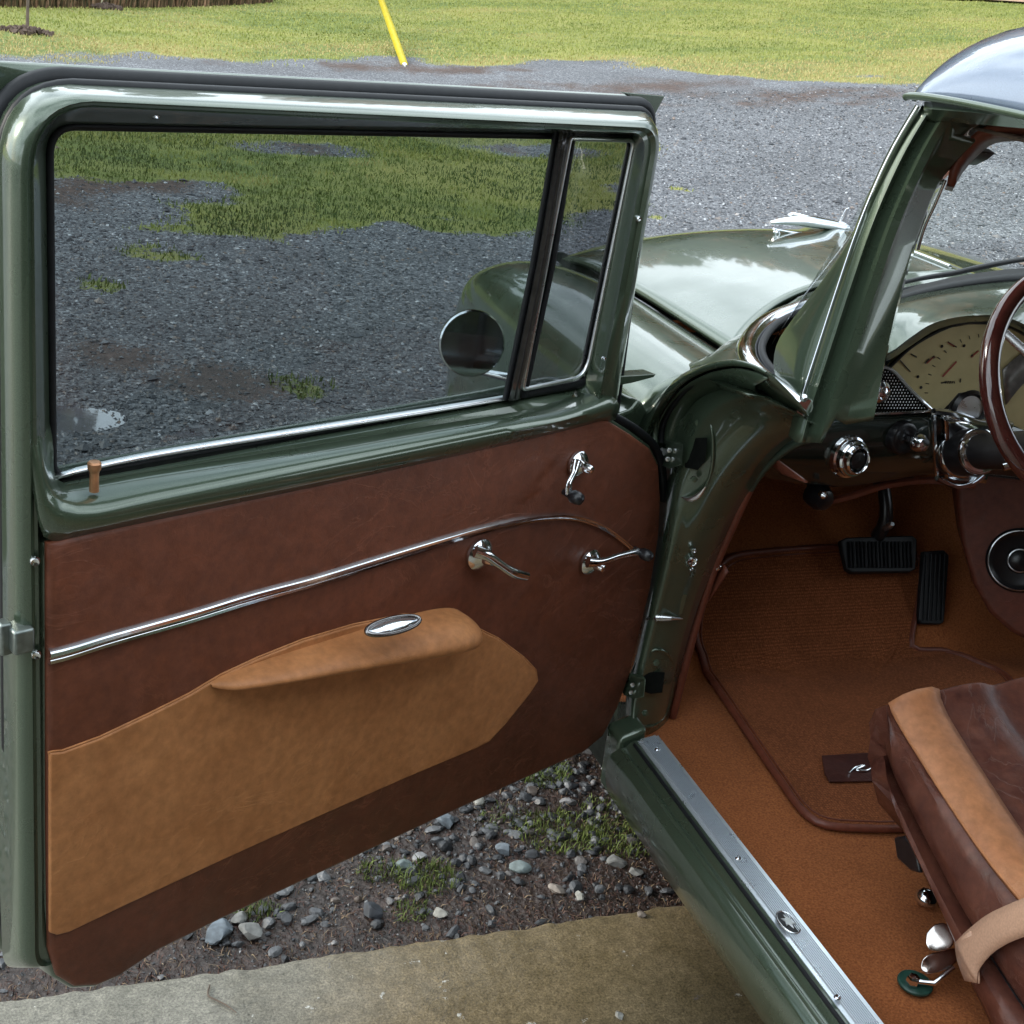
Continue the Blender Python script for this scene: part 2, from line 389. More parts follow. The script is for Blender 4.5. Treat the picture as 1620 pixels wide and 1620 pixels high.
def fast_mesh(name, V, F4, mat, attrs=None, smooth=True, parent=None):
    me = bpy.data.meshes.new(name); k = F4.shape[1]
    me.vertices.add(len(V)); me.vertices.foreach_set('co', V.astype(np.float32).ravel())
    me.loops.add(F4.size); me.loops.foreach_set('vertex_index', F4.astype(np.int32).ravel())
    me.polygons.add(len(F4)); me.polygons.foreach_set('loop_start', np.arange(0, F4.size, k, dtype=np.int32))
    me.polygons.foreach_set('loop_total', np.full(len(F4), k, np.int32))
    me.update(); me.validate()
    for an, av in (attrs or {}).items():
        a = me.attributes.new(an, 'FLOAT', 'POINT'); a.data.foreach_set('value', av.astype(np.float32).ravel())
    me.polygons.foreach_set('use_smooth', np.full(len(F4), smooth)); me.materials.append(mat)
    o = bpy.data.objects.new(name, me); link(o, name, parent, I4.copy()); return o
ii = np.arange(nx * ny).reshape(ny, nx)
F4 = np.stack([ii[:-1, :-1], ii[:-1, 1:], ii[1:, 1:], ii[1:, :-1]], -1).reshape(-1, 4)
gm, gt, gb = base('gravel_and_lawn', rough=.9)
def attr(t, n):
    a = t.nodes.new('ShaderNodeAttribute'); a.attribute_name = n; return a.outputs['Fac']
v1 = gt.nodes.new('ShaderNodeTexVoronoi'); v1.inputs['Scale'].default_value = 80; tco = gt.nodes.new('ShaderNodeTexCoord')
gt.links.new(tco.outputs['Object'], v1.inputs['Vector'])
sep = gt.nodes.new('ShaderNodeSeparateColor'); gt.links.new(v1.outputs['Color'], sep.inputs[0])
grv = ramp(gt, sep.outputs[0], [(0, (.05, .052, .06)), (.45, (.11, .114, .125)), (.8, (.17, .176, .19)), (1, (.34, .35, .37))])
gn = nnoise(gt, .7, 5, .6, vec=tco.outputs['Object']); grv2 = mixc(gt, .5, grv.outputs[0], ramp(gt, gn.outputs[0], [(.35, g4(.3)), (.65, g4(.65))]).outputs[0], 'OVERLAY')
dn = nnoise(gt, 16, 5, .65, vec=tco.outputs['Object']); dirtc = ramp(gt, dn.outputs[0], [(.3, (.028, .018, .014)), (.7, (.13, .085, .07))])
dnn = nnoise(gt, 60, 4, .6, vec=tco.outputs['Object'])
def edge_mix(fac, s=.55, noise=None):
    a = gt.nodes.new('ShaderNodeMath'); a.operation = 'MULTIPLY_ADD'; gt.links.new((noise or dnn).outputs[0], a.inputs[0]); a.inputs[1].default_value = s * 2; a.inputs[2].default_value = -s
    b2 = gt.nodes.new('ShaderNodeMath'); b2.operation = 'ADD'; gt.links.new(fac, b2.inputs[0]); gt.links.new(a.outputs[0], b2.inputs[1])
    return ramp(gt, b2.outputs[0], [(.42, g4(0)), (.58, g4(1))]).outputs[0]
c1 = mixc(gt, edge_mix(attr(gt, 'dirt')), grv2, dirtc.outputs[0])
gn1 = nnoise(gt, 5, 8, .7, vec=tco.outputs['Object']); gn2 = nnoise(gt, .35, 5, .6, 1.2, vec=tco.outputs['Object'])
gc1 = ramp(gt, gn1.outputs[0], [(.3, (.06, .09, .018)), (.5, (.13, .17, .03)), (.72, (.24, .25, .05))])
gc = mixc(gt, ramp(gt, gn2.outputs[0], [(.40, g4(0)), (.62, g4(.75))]).outputs[0], gc1.outputs[0], (.30, .28, .07, 1))
c2 = mixc(gt, edge_mix(attr(gt, 'grass')), c1, gc)
gt.links.new(c2, gb.inputs['Base Color'])
gb0 = bump(gt, gb, dnn.outputs[0], .6, .006); gb1 = bump(gt, gb, v1.outputs['Distance'], .35, .012, gb0); bump(gt, gb, gn1.outputs[0], .5, .05, gb1)
VV = np.stack([GX, GY, GZ], -1).reshape(-1, 3)
ground = fast_mesh('ground', VV, F4, gm, {'grass': grass_mask(GX, GY), 'dirt': dirt_mask(GX, GY)})
tag(ground, kind='structure')

# concrete slab
sm, st, sb = base('old_concrete', rough=.7)
cn1 = nnoise(st, 2.2, 7, .65, .5); cn2 = nnoise(st, 55, 5, .7); cn3 = nnoise(st, 9, 6, .7)
tcs = st.nodes.new('ShaderNodeTexCoord'); sx = st.nodes.new('ShaderNodeSeparateXYZ'); st.links.new(tcs.outputs['Object'], sx.inputs[0])
ad = st.nodes.new('ShaderNodeMath'); ad.operation = 'MULTIPLY_ADD'; st.links.new(cn1.outputs[0], ad.inputs[0]); ad.inputs[1].default_value = .6; st.links.new(sx.outputs[0], ad.inputs[2])
grime = ramp(st, ad.outputs[0], [(.62, g4(0)), (1.2, g4(1))])          # a broad damp brown stain on the slab's right side
cA = ramp(st, cn3.outputs[0], [(.3, (.135, .127, .10)), (.7, (.225, .212, .175))])
cB = ramp(st, cn3.outputs[0], [(.3, (.13, .098, .05)), (.7, (.22, .17, .10))])
cc = mixc(st, grime.outputs[0], cA.outputs[0], cB.outputs[0])
cc = mixc(st, .5, cc, ramp(st, cn2.outputs[0], [(.3, g4(.15)), (.72, g4(.85))]).outputs[0], 'OVERLAY')
chip = nnoise(st, 17, 5, .75); cc = mixc(st, ramp(st, chip.outputs[0], [(.64, g4(0)), (.665, g4(.8))]).outputs[0], cc, (.55, .55, .52, 1))
chip2 = nnoise(st, 11, 5, .8, .4); cc = mixc(st, ramp(st, chip2.outputs[0], [(.66, g4(0)), (.70, g4(.6))]).outputs[0], cc, (.10, .10, .12, 1))
crk = nnoise(st, 2.4, 6, .6, .9)
cm1 = st.nodes.new('ShaderNodeMath'); cm1.operation = 'SUBTRACT'; cm1.inputs[1].default_value = .5; st.links.new(crk.outputs[0], cm1.inputs[0])
cm2 = st.nodes.new('ShaderNodeMath'); cm2.operation = 'ABSOLUTE'; st.links.new(cm1.outputs[0], cm2.inputs[0])
ck = ramp(st, cm2.outputs[0], [(0, g4(1)), (.0035, g4(0))]); ckm = nnoise(st, 1.9, 2); ckr = ramp(st, ckm.outputs[0], [(.52, g4(0)), (.58, g4(.7))])
cmm = mixc(st, 1.0, ck.outputs[0], ckr.outputs[0], 'MULTIPLY'); cc = mixc(st, cmm, cc, (.04, .035, .03, 1))
cn4 = nnoise(st, 240, 4, .8); cc = mixc(st, .75, cc, ramp(st, cn4.outputs[0], [(.34, g4(.12)), (.5, g4(.5)), (.66, g4(.88))]).outputs[0], 'OVERLAY')
st.links.new(cc, sb.inputs['Base Color']); k1 = bump(st, sb, cn2.outputs[0], .5, .003); bump(st, sb, chip.outputs[0], .3, .006, k1)
st.links.new(ramp(st, grime.outputs[0], [(0, g4(.55)), (1, g4(.35))]).outputs[0], sb.inputs['Roughness'])
xs = np.concatenate([np.arange(-8, -.5, .5), np.arange(-.5, 1.6, .012), np.arange(1.6, 9, .5)])
ed = SLAB_Y + (fbm(xs, xs * 0, 6, 77) - .5) * .012 + (fbm(xs, xs * 0, 40, 78) - .5) * .012
prof = [(-9, 0), (-2, 0), (1.0, 0), (1.5, 0), (None, 0), (None, -.005), (None, -.14)]
R = []
for k, (py_, pz_) in enumerate(prof):
    yv = np.full(len(xs), py_) if py_ is not None else ed - {4: .012, 5: .002, 6: 0}[k]
    R.append(np.stack([xs, yv, np.full(len(xs), pz_)], 1))
V, F = loft(R); slab = mk('concrete_slab', V, F, sm, smooth=40, recenter=False); tag(slab, kind='structure')

# puddle
pw, pt, pb = base('puddle_water', (.10, .10, .115, 1), .05, Specular_IOR_Level=1.0, Coat_Weight=1.0, Coat_Roughness=.02)
pn = nnoise(pt, 30, 3); bump(pt, pb, pn.outputs[0], .03, .005)
def puddle(pxs):
    P = [GP(*p) for p in pxs]; z = min(p[2] for p in P) + .004
    L = cr_spline([(p[0], p[1], z) for p in P], 48, True)
    L[:, 0] += (fbm(L[:, 0], L[:, 1], 14, 3) - .5) * .06; L[:, 1] += (fbm(L[:, 0], L[:, 1], 14, 8) - .5) * .06
    return list(map(tuple, L)), [tuple(range(48))]
for pp in ([(20, 628), (66, 626), (120, 626), (190, 645), (250, 668), (245, 694), (160, 702), (66, 690), (20, 680)], [(250, 680), (300, 674), (345, 686), (300, 700), (262, 698)]):
    V, F = puddle(pp); o = mk('puddle', V, F, pw, smooth=0, recenter=False); tag(o, kind='structure')

# dirt road at the far right
rp = [GP(x, y) for x, y in ((1480, 1), (1560, 4), (1640, 9), (1760, 16))]
rq = [p + np.array([1.2, 2.6, 0]) for p in rp]
for L in (rp, rq):
    for p in L: p[2] = hh(p[0], p[1]) + .05
V, F = loft([cr_spline(rp, 14), cr_spline(rq, 14)])
o = mk('dirt_road', V, F, plain('reddish_dirt', (.42, .27, .18, 1), .9, 0, 3, .4), smooth=40, recenter=False); tag(o, kind='structure')

# ---- gravel stones (real little stones, two stuff meshes) 
def frustum(x, y, z, m=60):
    q = (np.stack([x, y, z - CAM_Z], -1)) @ CW
    u = 810 + FPX * q[..., 0] / q[..., 2]; v = 810 + FPX * q[..., 1] / q[..., 2]
    return (q[..., 2] > .3) & (u > -m * 16) & (u < 1620 + m * 3) & (v > -m) & (v < 1620 + m)
t_ = (1 + 5 ** .5) / 2
ICO = np.array([(-1, t_, 0), (1, t_, 0), (-1, -t_, 0), (1, -t_, 0), (0, -1, t_), (0, 1, t_), (0, -1, -t_), (0, 1, -t_), (t_, 0, -1), (t_, 0, 1), (-t_, 0, -1), (-t_, 0, 1)]) / math.hypot(1, t_)
ICOF = np.array([(0, 11, 5), (0, 5, 1), (0, 1, 7), (0, 7, 10), (0, 10, 11), (1, 5, 9), (5, 11, 4), (11, 10, 2), (10, 7, 6), (7, 1, 8), (3, 9, 4), (3, 4, 2), (3, 2, 6), (3, 6, 8), (3, 8, 9), (4, 9, 5), (2, 4, 11), (6, 2, 10), (8, 6, 7), (9, 8, 1)])
OCT = np.array([(1, 0, 0), (-1, 0, 0), (0, 1, 0), (0, -1, 0), (0, 0, 1), (0, 0, -1)], float)
OCTF = np.array([(0, 2, 4), (2, 1, 4), (1, 3, 4), (3, 0, 4), (2, 0, 5), (1, 2, 5), (3, 1, 5), (0, 3, 5)])
def scatter(name, X, Y, Z, R_, B, BF, mat, flat=.6, smooth=False):
    fac = len(B) > 20
    n = len(X); a = rg.random(n) * 6.283; k = len(B)
    sc = np.stack([R_ * (.75 + .5 * rg.random(n)), R_ * (.6 + .4 * rg.random(n)), R_ * (flat + .3 * (rg.random(n) - .5))], 1)
    if fac:
        Vs = np.stack([facet(B, rg) for _ in range(24)]); P = Vs[rg.integers(0, 24, n)] * 1.25 * sc[:, None]
    else: P = B[None] * (1 + .55 * (rg.random((n, k, 1)) - .5)) * sc[:, None]
    tx = (rg.random(n) - .5) * .9; c, s = np.cos(tx)[:, None], np.sin(tx)[:, None]
    P = np.stack([P[..., 0], P[..., 1] * c - P[..., 2] * s, P[..., 1] * s + P[..., 2] * c], -1)
    c, s = np.cos(a)[:, None], np.sin(a)[:, None]
    P = np.stack([P[..., 0] * c - P[..., 1] * s, P[..., 0] * s + P[..., 1] * c, P[..., 2]], -1)
    P += np.stack([X, Y, Z + R_ * .12], 1)[:, None]
    F = (BF[None] + (np.arange(n) * k)[:, None, None]).reshape(-1, 3)
    return fast_mesh(name, P.reshape(-1, 3), F, mat, {'tone': np.repeat(rg.random(n), k)}, smooth)
stm, stt, stb = base('grey_blue_stone', rough=.75)
tn = attr(stt, 'tone')
str_ = ramp(stt, tn, [(0, (.04, .042, .048)), (.3, (.09, .094, .104)), (.62, (.15, .156, .17)), (.86, (.235, .242, .255)), (.93, (.2, .15, .12)), (1, (.55, .57, .6))])
sn = nnoise(stt, 90, 4); stt.links.new(mixc(stt, .5, str_.outputs[0], ramp(stt, sn.outputs[0], [(.3, g4(.3)), (.7, g4(.7))]).outputs[0], 'OVERLAY'), stb.inputs['Base Color'])
def darken_near(t, b):
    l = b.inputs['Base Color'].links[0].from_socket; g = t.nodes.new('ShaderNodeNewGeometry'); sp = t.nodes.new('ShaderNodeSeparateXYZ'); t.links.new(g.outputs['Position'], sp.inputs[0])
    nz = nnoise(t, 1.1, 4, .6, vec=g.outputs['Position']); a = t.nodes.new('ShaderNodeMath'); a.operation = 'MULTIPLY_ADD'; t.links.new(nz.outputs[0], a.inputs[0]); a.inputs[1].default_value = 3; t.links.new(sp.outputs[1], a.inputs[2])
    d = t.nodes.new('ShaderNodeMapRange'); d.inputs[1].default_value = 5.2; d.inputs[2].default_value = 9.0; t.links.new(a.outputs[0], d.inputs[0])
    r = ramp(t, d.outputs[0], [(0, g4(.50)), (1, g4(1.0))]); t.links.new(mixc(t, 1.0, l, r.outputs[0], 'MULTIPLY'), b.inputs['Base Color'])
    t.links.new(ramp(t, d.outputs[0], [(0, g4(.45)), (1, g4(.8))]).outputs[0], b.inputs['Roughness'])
darken_near(stt, stb); darken_near(gt, gb)      # gravel and ground darker and smoother at low y
bump(stt, stb, sn.outputs[0], .4, .003)
n = 230000
u = rg.random(n); yy = 2.9 * (13.5 / 2.9) ** u; xx = -2.6 + rg.random(n) * (3.4 + yy * 1.25)
zz = hh(xx, yy); keep = frustum(xx, yy, zz) & (grass_mask(xx, yy) < .35 + .3 * rg.random(n)) & (dirt_mask(xx, yy) < .3 + .7 * rg.random(n))
xx, yy, zz = xx[keep], yy[keep], zz[keep]
rr = (.004 + .0075 * rg.random(len(xx)) ** 2.5) * (1 + .045 * yy) * (1 + 1.1 * (rg.random(len(xx)) > .985))
o = scatter('gravel', xx, yy, zz, rr, OCT, OCTF, stm); tag(o, 'loose blue grey crushed gravel of the driveway behind the open door', None, kind='stuff')
# near pocket under the door: bigger rounded stones in dirt
n = 12500; xx = -1.0 + rg.random(n) * 2.9; yy = SLAB_Y + .015 + rg.random(n) ** 1.0 * 1.25
dens = np.clip((yy - SLAB_Y) / .35, .12, 1); kp = rg.random(n) < dens; xx, yy = xx[kp], yy[kp]
zz = hh(xx, yy); rr = .003 + .012 * rg.random(len(xx)) ** 2.4
bm = bmesh.new(); bmesh.ops.create_icosphere(bm, subdivisions=2, radius=1); RK = np.array([v.co[:] for v in bm.verts]); RKF = np.array([[v.index for v in f.verts] for f in bm.faces]); bm.free()
def facet(V, r, k=11):
    V = V.copy()
    for _ in range(k):
        n = r.normal(size=3); n /= np.linalg.norm(n); d = .55 + .3 * r.random(); V -= np.outer(np.maximum(0, V @ n - d), n)
    return V
o = scatter('pebbles', xx, yy, zz, rr, RK, RKF, stm, .55, False); tag(o, 'small mixed grey pebbles lying in the dirt under the open door', None, kind='stuff')
n = 16000; xx = -.3 + rg.random(n) * 2.2; yy = SLAB_Y + .005 + rg.random(n) * 1.2; zz = hh(xx, yy); rr = .0014 + .003 * rg.random(n) ** 2
o = scatter('grit', xx, yy, zz, rr, OCT, OCTF, stm, .6); tag(o, 'fine dark grit between the pebbles beside the slab', None, kind='stuff')
def stone(px, py, r, label, tone, flat=.55, onslab=False):
    p = PZ(.0)(px, py) if onslab else GP(px, py); z = 0 if onslab else hh(p[0], p[1])
    bm = bmesh.new(); bmesh.ops.create_icosphere(bm, subdivisions=3, radius=1)
    q = random.Random(int(px * 7 + py)); o1, o2 = q.random() * 9, q.random() * 9; ang = q.random() * 3
    V = np.array([v.co[:] for v in bm.verts]); F = [tuple(v.index for v in f.verts) for f in bm.faces]; bm.free()
    V = facet(V, np.random.default_rng(int(px + py)), 12) * 1.2; V = V * (1 + .12 * (fbm(V[:, 0] + o1 + V[:, 2], V[:, 1] + o2, 3, 4) - .5))[:, None]
    V = V * np.array([r * 1.2, r * .85, r * flat]); c, s = math.cos(ang), math.sin(ang)
    V = np.stack([V[:, 0] * c - V[:, 1] * s, V[:, 0] * s + V[:, 1] * c, V[:, 2]], 1) + np.array([p[0], p[1], z + r * flat * .6])
    col = {'blue': (.16, .19, .22), 'pale': (.42, .41, .37), 'grey': (.22, .22, .21), 'dark': (.045, .05, .06), 'teal': (.22, .27, .27), 'pink': (.30, .255, .22)}[tone]
    o = mk('stone', V, F, plain('stone_' + tone, tuple(c * .8 for c in col) + (1,), .7, 0, 60, .6, .4), smooth=24)
    tag(o, label, 'stone', 'larger stones in the dirt strip')
for a in [(705, 1305, .022, 'long blue grey stone lying close under the lower edge of the door', 'blue', .6),
          (755, 1270, .015, 'pale cream stone touching the lower edge of the door', 'pale', .6),
          (796, 1350, .014, 'round blue stone in the middle of the dirt strip', 'blue', .8),
          (822, 1375, .017, 'pale teal stone right below the round blue stone', 'teal', .6),
          (695, 1448, .012, 'whitish pebble beside a green tuft near the slab edge', 'pale', .7),
          (590, 1450, .019, 'dark charcoal stone near the slab, left of the green tufts', 'dark', .6),
          (345, 1482, .024, 'blue grey boulder-like stone at the left end of the dirt strip', 'blue', .6),
          (396, 1480, .019, 'light grey stone right beside the leftmost blue grey stone', 'grey', .7),
          (380, 1458, .014, 'mid grey stone wedged under the door edge at left', 'grey', .6),
          (880, 1412, .014, 'pinkish cream stone standing alone near the slab', 'pink', .6),
          (975, 1370, .016, 'smooth pale grey stone close to the rocker panel', 'grey', .7),
          (638, 1378, .016, 'bright teal white stone between two green tufts', 'teal', .6),
          (1005, 1385, .012, 'small grey stone nearest the dark corner by the rocker', 'grey', .7),
          (916, 1425, .010, 'small whitish stone to the right of the pinkish stone', 'pale', .8)]:
    stone(*a)
for a in [(1014, 1449, .008, 'beige crumb of stone lying on the slab edge nearest the car', 'pink', .6, True),
          (978, 1608, .008, 'lone cream pebble on the damp brown slab', 'pale', .7, True)]: stone(*a)

# ---- grass blades
grm, grt, grb = base('grass_blades', rough=.6, Specular_IOR_Level=.2)
gr = ramp(grt, attr(grt, 'tone'), [(0, (.06, .09, .03)), (.4, (.15, .19, .05)), (.75, (.31, .33, .09)), (1, (.44, .36, .16))])
grt.links.new(gr.outputs[0], grb.inputs['Base Color'])
def blades(name, X, Y, H, label, tones=None, lean=.6, w=.004, kind='stuff', mat=None):
    n = len(X); Z = hh(X, Y); a = rg.random(n) * 6.283; hgt = H * (.5 + rg.random(n)); ln = lean * (rg.random(n) - .1)
    a2 = rg.random(n) * 6.283; dx, dy = np.cos(a), np.sin(a); ww = (w if np.isscalar(w) else w) * (.6 + .8 * rg.random(n))
    b = np.stack([X, Y, Z - .005], 1); side = np.stack([dx * ww, dy * ww, 0 * X], 1)
    mid = b + np.stack([np.cos(a2) * hgt * ln * .35, np.sin(a2) * hgt * ln * .35, hgt * .6], 1)
    tip = b + np.stack([np.cos(a2) * hgt * ln, np.sin(a2) * hgt * ln, hgt * (1 - .35 * ln)], 1)
    V = np.stack([b - side, b + side, mid + side * .7, mid - side * .7, tip], 1).reshape(-1, 3)
    F = (np.array([(0, 1, 2), (0, 2, 3), (3, 2, 4)])[None] + (np.arange(n) * 5)[:, None, None]).reshape(-1, 3)
    tones = rg.random(n) if tones is None else tones
    o = fast_mesh(name, V, F, mat or grm, {'tone': np.repeat(np.clip(tones, 0, 1), 5)}, True); return tag(o, label, None, kind=kind)
n = 300000; u = rg.random(n); yy = 10 * (30 / 10) ** u; xx = -3 + rg.random(n) * (6 + yy * 1.15)
gmk = grass_mask(xx, yy); inl = inpoly(xx, yy, LAWN); kp = frustum(xx, yy, hh(xx, yy)) & (gmk > .1 + .8 * rg.random(n)) & (yy > 9.5)
xx, yy = xx[kp], yy[kp]; dl_ = segdist(xx, yy, LAWN); tn_ = .18 + .55 * fbm(xx, yy, .8, 91) + .55 * fbm(xx * .5, yy * 1.6, .45, 92) + .45 * np.clip(1 - dl_ / 2.2, 0, 1) * fbm(xx, yy, .5, 15) * 1.8 + .25 * (rg.random(len(xx)) - .5)
blades('lawn_grass', xx, yy, .030, 'short yellow green mown lawn grass beyond the driveway', tn_, .9, .0045 * np.maximum(1, yy / 11))
n = 210000; u = rg.random(n); yy = 4.2 * (12 / 4.2) ** u; xx = -1 + rg.random(n) * (3 + yy * 1.1)
gmk = grass_mask(xx, yy); kp = frustum(xx, yy, hh(xx, yy)) & (gmk > .15 + .7 * rg.random(n)); xx, yy = xx[kp], yy[kp]
tn_ = -.1 + .62 * fbm(xx, yy, 1.2, 93) + .3 * (rg.random(len(xx)) - .5) + .5 * (fbm(xx, yy, 2.6, 97) > .6)
blades('verge_grass', xx, yy, .028, 'darker rough grass growing in a patch within the gravel', tn_, .9, .0038)
def clump(px, py, r, n, h, tone, name, label, y0=False):
    c = GP(px, py); a = rg.random(n) * 6.283; d = r * np.sqrt(rg.random(n)); X = c[0] + np.cos(a) * d * 1.3; Y = c[1] + np.sin(a) * d
    k = Y > SLAB_Y + .01; return blades(name, X[k], Y[k], h, label, np.clip(tone + .3 * (rg.random(k.sum()) - .5), 0, 1), 1.1, .0013)
for a in [(600, 1380, .035, 161, .02, 0.25, 'weed_tuft', 'small bright green weed tuft left of the teal white stone'),
          (675, 1395, .05, 372, .024, 0.28, 'weed_tuft', 'bright green weed tuft in front of the teal white stone'),
          (650, 1445, .03, 148, .018, 0.25, 'weed_tuft', 'low green weed tuft nearest the slab edge'),
          (860, 1230, .05, 372, .022, 0.25, 'weed_tuft', 'green weed tuft just below the front part of the door'),
          (885, 1320, .075, 682, .02, 0.34, 'weed_tuft', 'yellowish moss tuft in the middle of the dirt strip'),
          (985, 1325, .07, 682, .02, 0.36, 'weed_tuft', 'yellow green moss tuft next to the rocker panel'),
          (945, 1280, .03, 186, .014, 0.33, 'weed_tuft', 'small round moss tuft above the yellow green ones'),
          (410, 1442, .03, 161, .02, 0.22, 'weed_tuft', 'green sprig peeking out beneath the door at left'),
          (800, 1300, .05, 217, .016, 0.14, 'weed_tuft', 'dark green creeping weed between the stones')]:
    o = clump(*a); o['category'] = 'weed'; o['group'] = 'weeds in the dirt strip'; del o['kind']
n = 16000; xx = -.1 + rg.random(n) * 1.6; yy = SLAB_Y + .01 + rg.random(n) ** 1.3 * .6
stw, stwt, stwb = base('dry_straw', rough=.8); rs = ramp(stwt, attr(stwt, 'tone'), [(0, (.05, .02, .018)), (.6, (.12, .06, .045)), (1, (.3, .22, .13))]); stwt.links.new(rs.outputs[0], stwb.inputs['Base Color'])
blades('dead_grass_litter', xx, yy, .012, 'matted reddish dead grass and roots along the slab edge', None, 2.4, .0011, mat=stw)

# ---- far background: hedge, trees, saplings, guy wire
lfm, lft, lfb = base('tree_leaves', rough=.6)
lr = ramp(lft, attr(lft, 'tone'), [(0, (.04, .06, .018)), (.5, (.10, .10, .03)), (.8, (.20, .13, .045)), (1, (.32, .13, .06))]); lft.links.new(lr.outputs[0], lfb.inputs['Base Color'])
M_BARK = plain('bark', (.12, .09, .07, 1), .9, 0, 12, .5)
def crown_mesh(seed, H, Rr, nl=5200, warm=.3):
    r = np.random.default_rng(seed); cl = []
    for k in range(26):
        h = H * (.06 + .9 * r.random()); w = Rr * (1 - abs(h / H - .5) * 1.1); a = r.random() * 6.283
        cl.append((math.cos(a) * w * r.random(), math.sin(a) * w * r.random(), h, Rr * (.25 + .25 * r.random())))
    cl = np.array(cl); i = r.integers(0, 26, nl); d = r.normal(size=(nl, 3)); d /= np.linalg.norm(d, axis=1)[:, None]
    P = cl[i, :3] + d * (cl[i, 3] * r.random(nl) ** .4)[:, None]
    s = .13 + .2 * r.random(nl); A = r.normal(size=(nl, 3)); A /= np.linalg.norm(A, axis=1)[:, None]
    B = np.cross(A, r.normal(size=(nl, 3))); B /= np.linalg.norm(B, axis=1)[:, None]
    A *= s[:, None]; B *= s[:, None] * .7
    V = np.stack([P - A, P + B, P + A, P - B], 1).reshape(-1, 3); F = (np.arange(nl * 4)).reshape(-1, 4)
    tone = np.repeat(np.clip(warm + .35 * (r.random(nl) - .5) + .35 * (r.random(26)[i] - .5), 0, 1), 4)
    o = fast_mesh('crown', V, F, lfm, {'tone': tone}, False); me = o.data; bpy.data.objects.remove(o); return me
def trunk_mesh(seed, H, r0):
    q = random.Random(seed); g = [tube_geo([(0, 0, -.2), (.1 * q.random(), 0, H * .35), (0, .15, H * .8)], [r0, r0 * .7, r0 * .25], 8)]
    for k in range(6):
        a = q.random() * 6.28; h = H * (.3 + .4 * q.random()); L = H * .22
        g.append(tube_geo([(0, 0, h), (math.cos(a) * L * .5, math.sin(a) * L * .5, h + L * .45), (math.cos(a) * L, math.sin(a) * L, h + L)], [r0 * .35, r0 * .2, r0 * .08], 6))
    V, F = join(g); me = bpy.data.meshes.new('trunk'); me.from_pydata(V.tolist(), [], F); me.materials.append(M_BARK); return me
kinds = [(crown_mesh(1, 11, 3.2, 5200, .45), trunk_mesh(1, 11, .22), 'olive broadleaf tree'), (crown_mesh(2, 9, 3.0, 5200, .95), trunk_mesh(2, 9, .2), 'rust coloured autumn tree'),
         (crown_mesh(3, 13, 2.6, 5200, .3), trunk_mesh(3, 13, .22), 'tall dark green tree')]
tcount = 0
def tree(x, y, k, s, rz):
    global tcount
    cm_, tm_, lab = kinds[k]; z = float(hh(x, y)); T = empty('tree', (x, y, z)); Mx = Matrix.Translation((x, y, z)) @ Matrix.Rotation(rz, 4, 'Z') @ Matrix.Scale(s, 4)
    o = bpy.data.objects.new('trunk', tm_); link(o, 'trunk', T, Mx); o = bpy.data.objects.new('crown', cm_); link(o, 'crown', T, Mx)
    tag(T, lab + ' in the far tree line beyond the lawn', 'tree', 'trees of the far tree line'); tcount += 1
q = random.Random(3)
for k in range(36):
    a = math.radians(-38 + k * 3.0 + q.uniform(-1.2, 1.2)); d = 52 + q.uniform(-5, 6)
    tree(math.sin(a) * d, math.cos(a) * d, q.choice([0, 1, 2, 0, 1]), q.uniform(1.25, 1.75), q.random() * 6)
# dry hedge at the lawn's far edge, left
n = 14000; u = rg.random(n); hA, hB = GP(-60, 10), GP(430, 5); xx = hA[0] + u * (hB[0] - hA[0]); yy = hA[1] + u * (hB[1] - hA[1]) + (rg.random(n) ** 2) * 1.5
ghm, ght, ghb = base('dry_brush', rough=.9); rs = ramp(ght, attr(ght, 'tone'), [(0, (.05, .05, .02)), (.5, (.15, .10, .05)), (1, (.34, .2, .12))]); ght.links.new(rs.outputs[0], ghb.inputs['Base Color'])
blades('brush', xx, yy, .3, 'strip of dry reddish brush along the far edge of the lawn', None, .5, .022, mat=ghm)
M_LEAF = plain('young_leaves', (.10, .14, .05, 1), .6)
def sapling(px, py, h, label, bark):
    c = GP(px, py); T = empty('sapling', c); g = [tube_geo([c, c + [.02, 0, h * .4], c + [0, .02, h]], [.02, .014, .006], 8)]
    q = random.Random(px); lv = []
    for k in range(7):
        a = q.random() * 6.28; z = h * (.35 + .6 * q.random()); L = .22 * q.uniform(.6, 1.2); p = c + np.array([0, 0, z]); e = p + np.array([math.cos(a) * L, math.sin(a) * L, L * .8])
        g.append(tube_geo([p, (p + e) / 2, e], [.006, .004, .002], 6))
        for j in range(9):
            m = p + (e - p) * q.random() + np.array([q.uniform(-.05, .05) for _ in range(3)]); s = .03
            A = np.array([q.uniform(-1, 1) for _ in range(3)]) * s; B = np.array([q.uniform(-1, 1) for _ in range(3)]) * s
            lv.append((np.array([m - A, m + B, m + A, m - B]), [(0, 1, 2, 3)]))
    V, F = join(g); mk('stem', V, F, bark, T); V, F = join(lv); mk('foliage', V, F, M_LEAF, T, smooth=0)
    mv = []
    for k in range(60):
        a = q.random() * 6.28; d = .2 * math.sqrt(q.random()); mv.append(box_geo(c + [math.cos(a) * d * 1.5, math.sin(a) * d, .02 + .05 * (1 - d / .2)], .07, .05, .03, np.linalg.qr(np.array([[q.gauss(0, 1) for _ in range(3)] for _ in range(3)]))[0]))
    V, F = join(mv); mk('mulch', V, F, plain('mulch', (.09, .06, .045, 1), .9), T, smooth=0)
    tag(T, label, 'young tree', 'young trees on the lawn')
sapling(43, 54, 1.6, 'leafy young tree in a ring of mulch, nearer and further left', M_BARK)
sapling(160, 13, 1.4, 'small young tree with a pale stem, farther back on the lawn', plain('pale_bark', (.5, .46, .3, 1), .8))
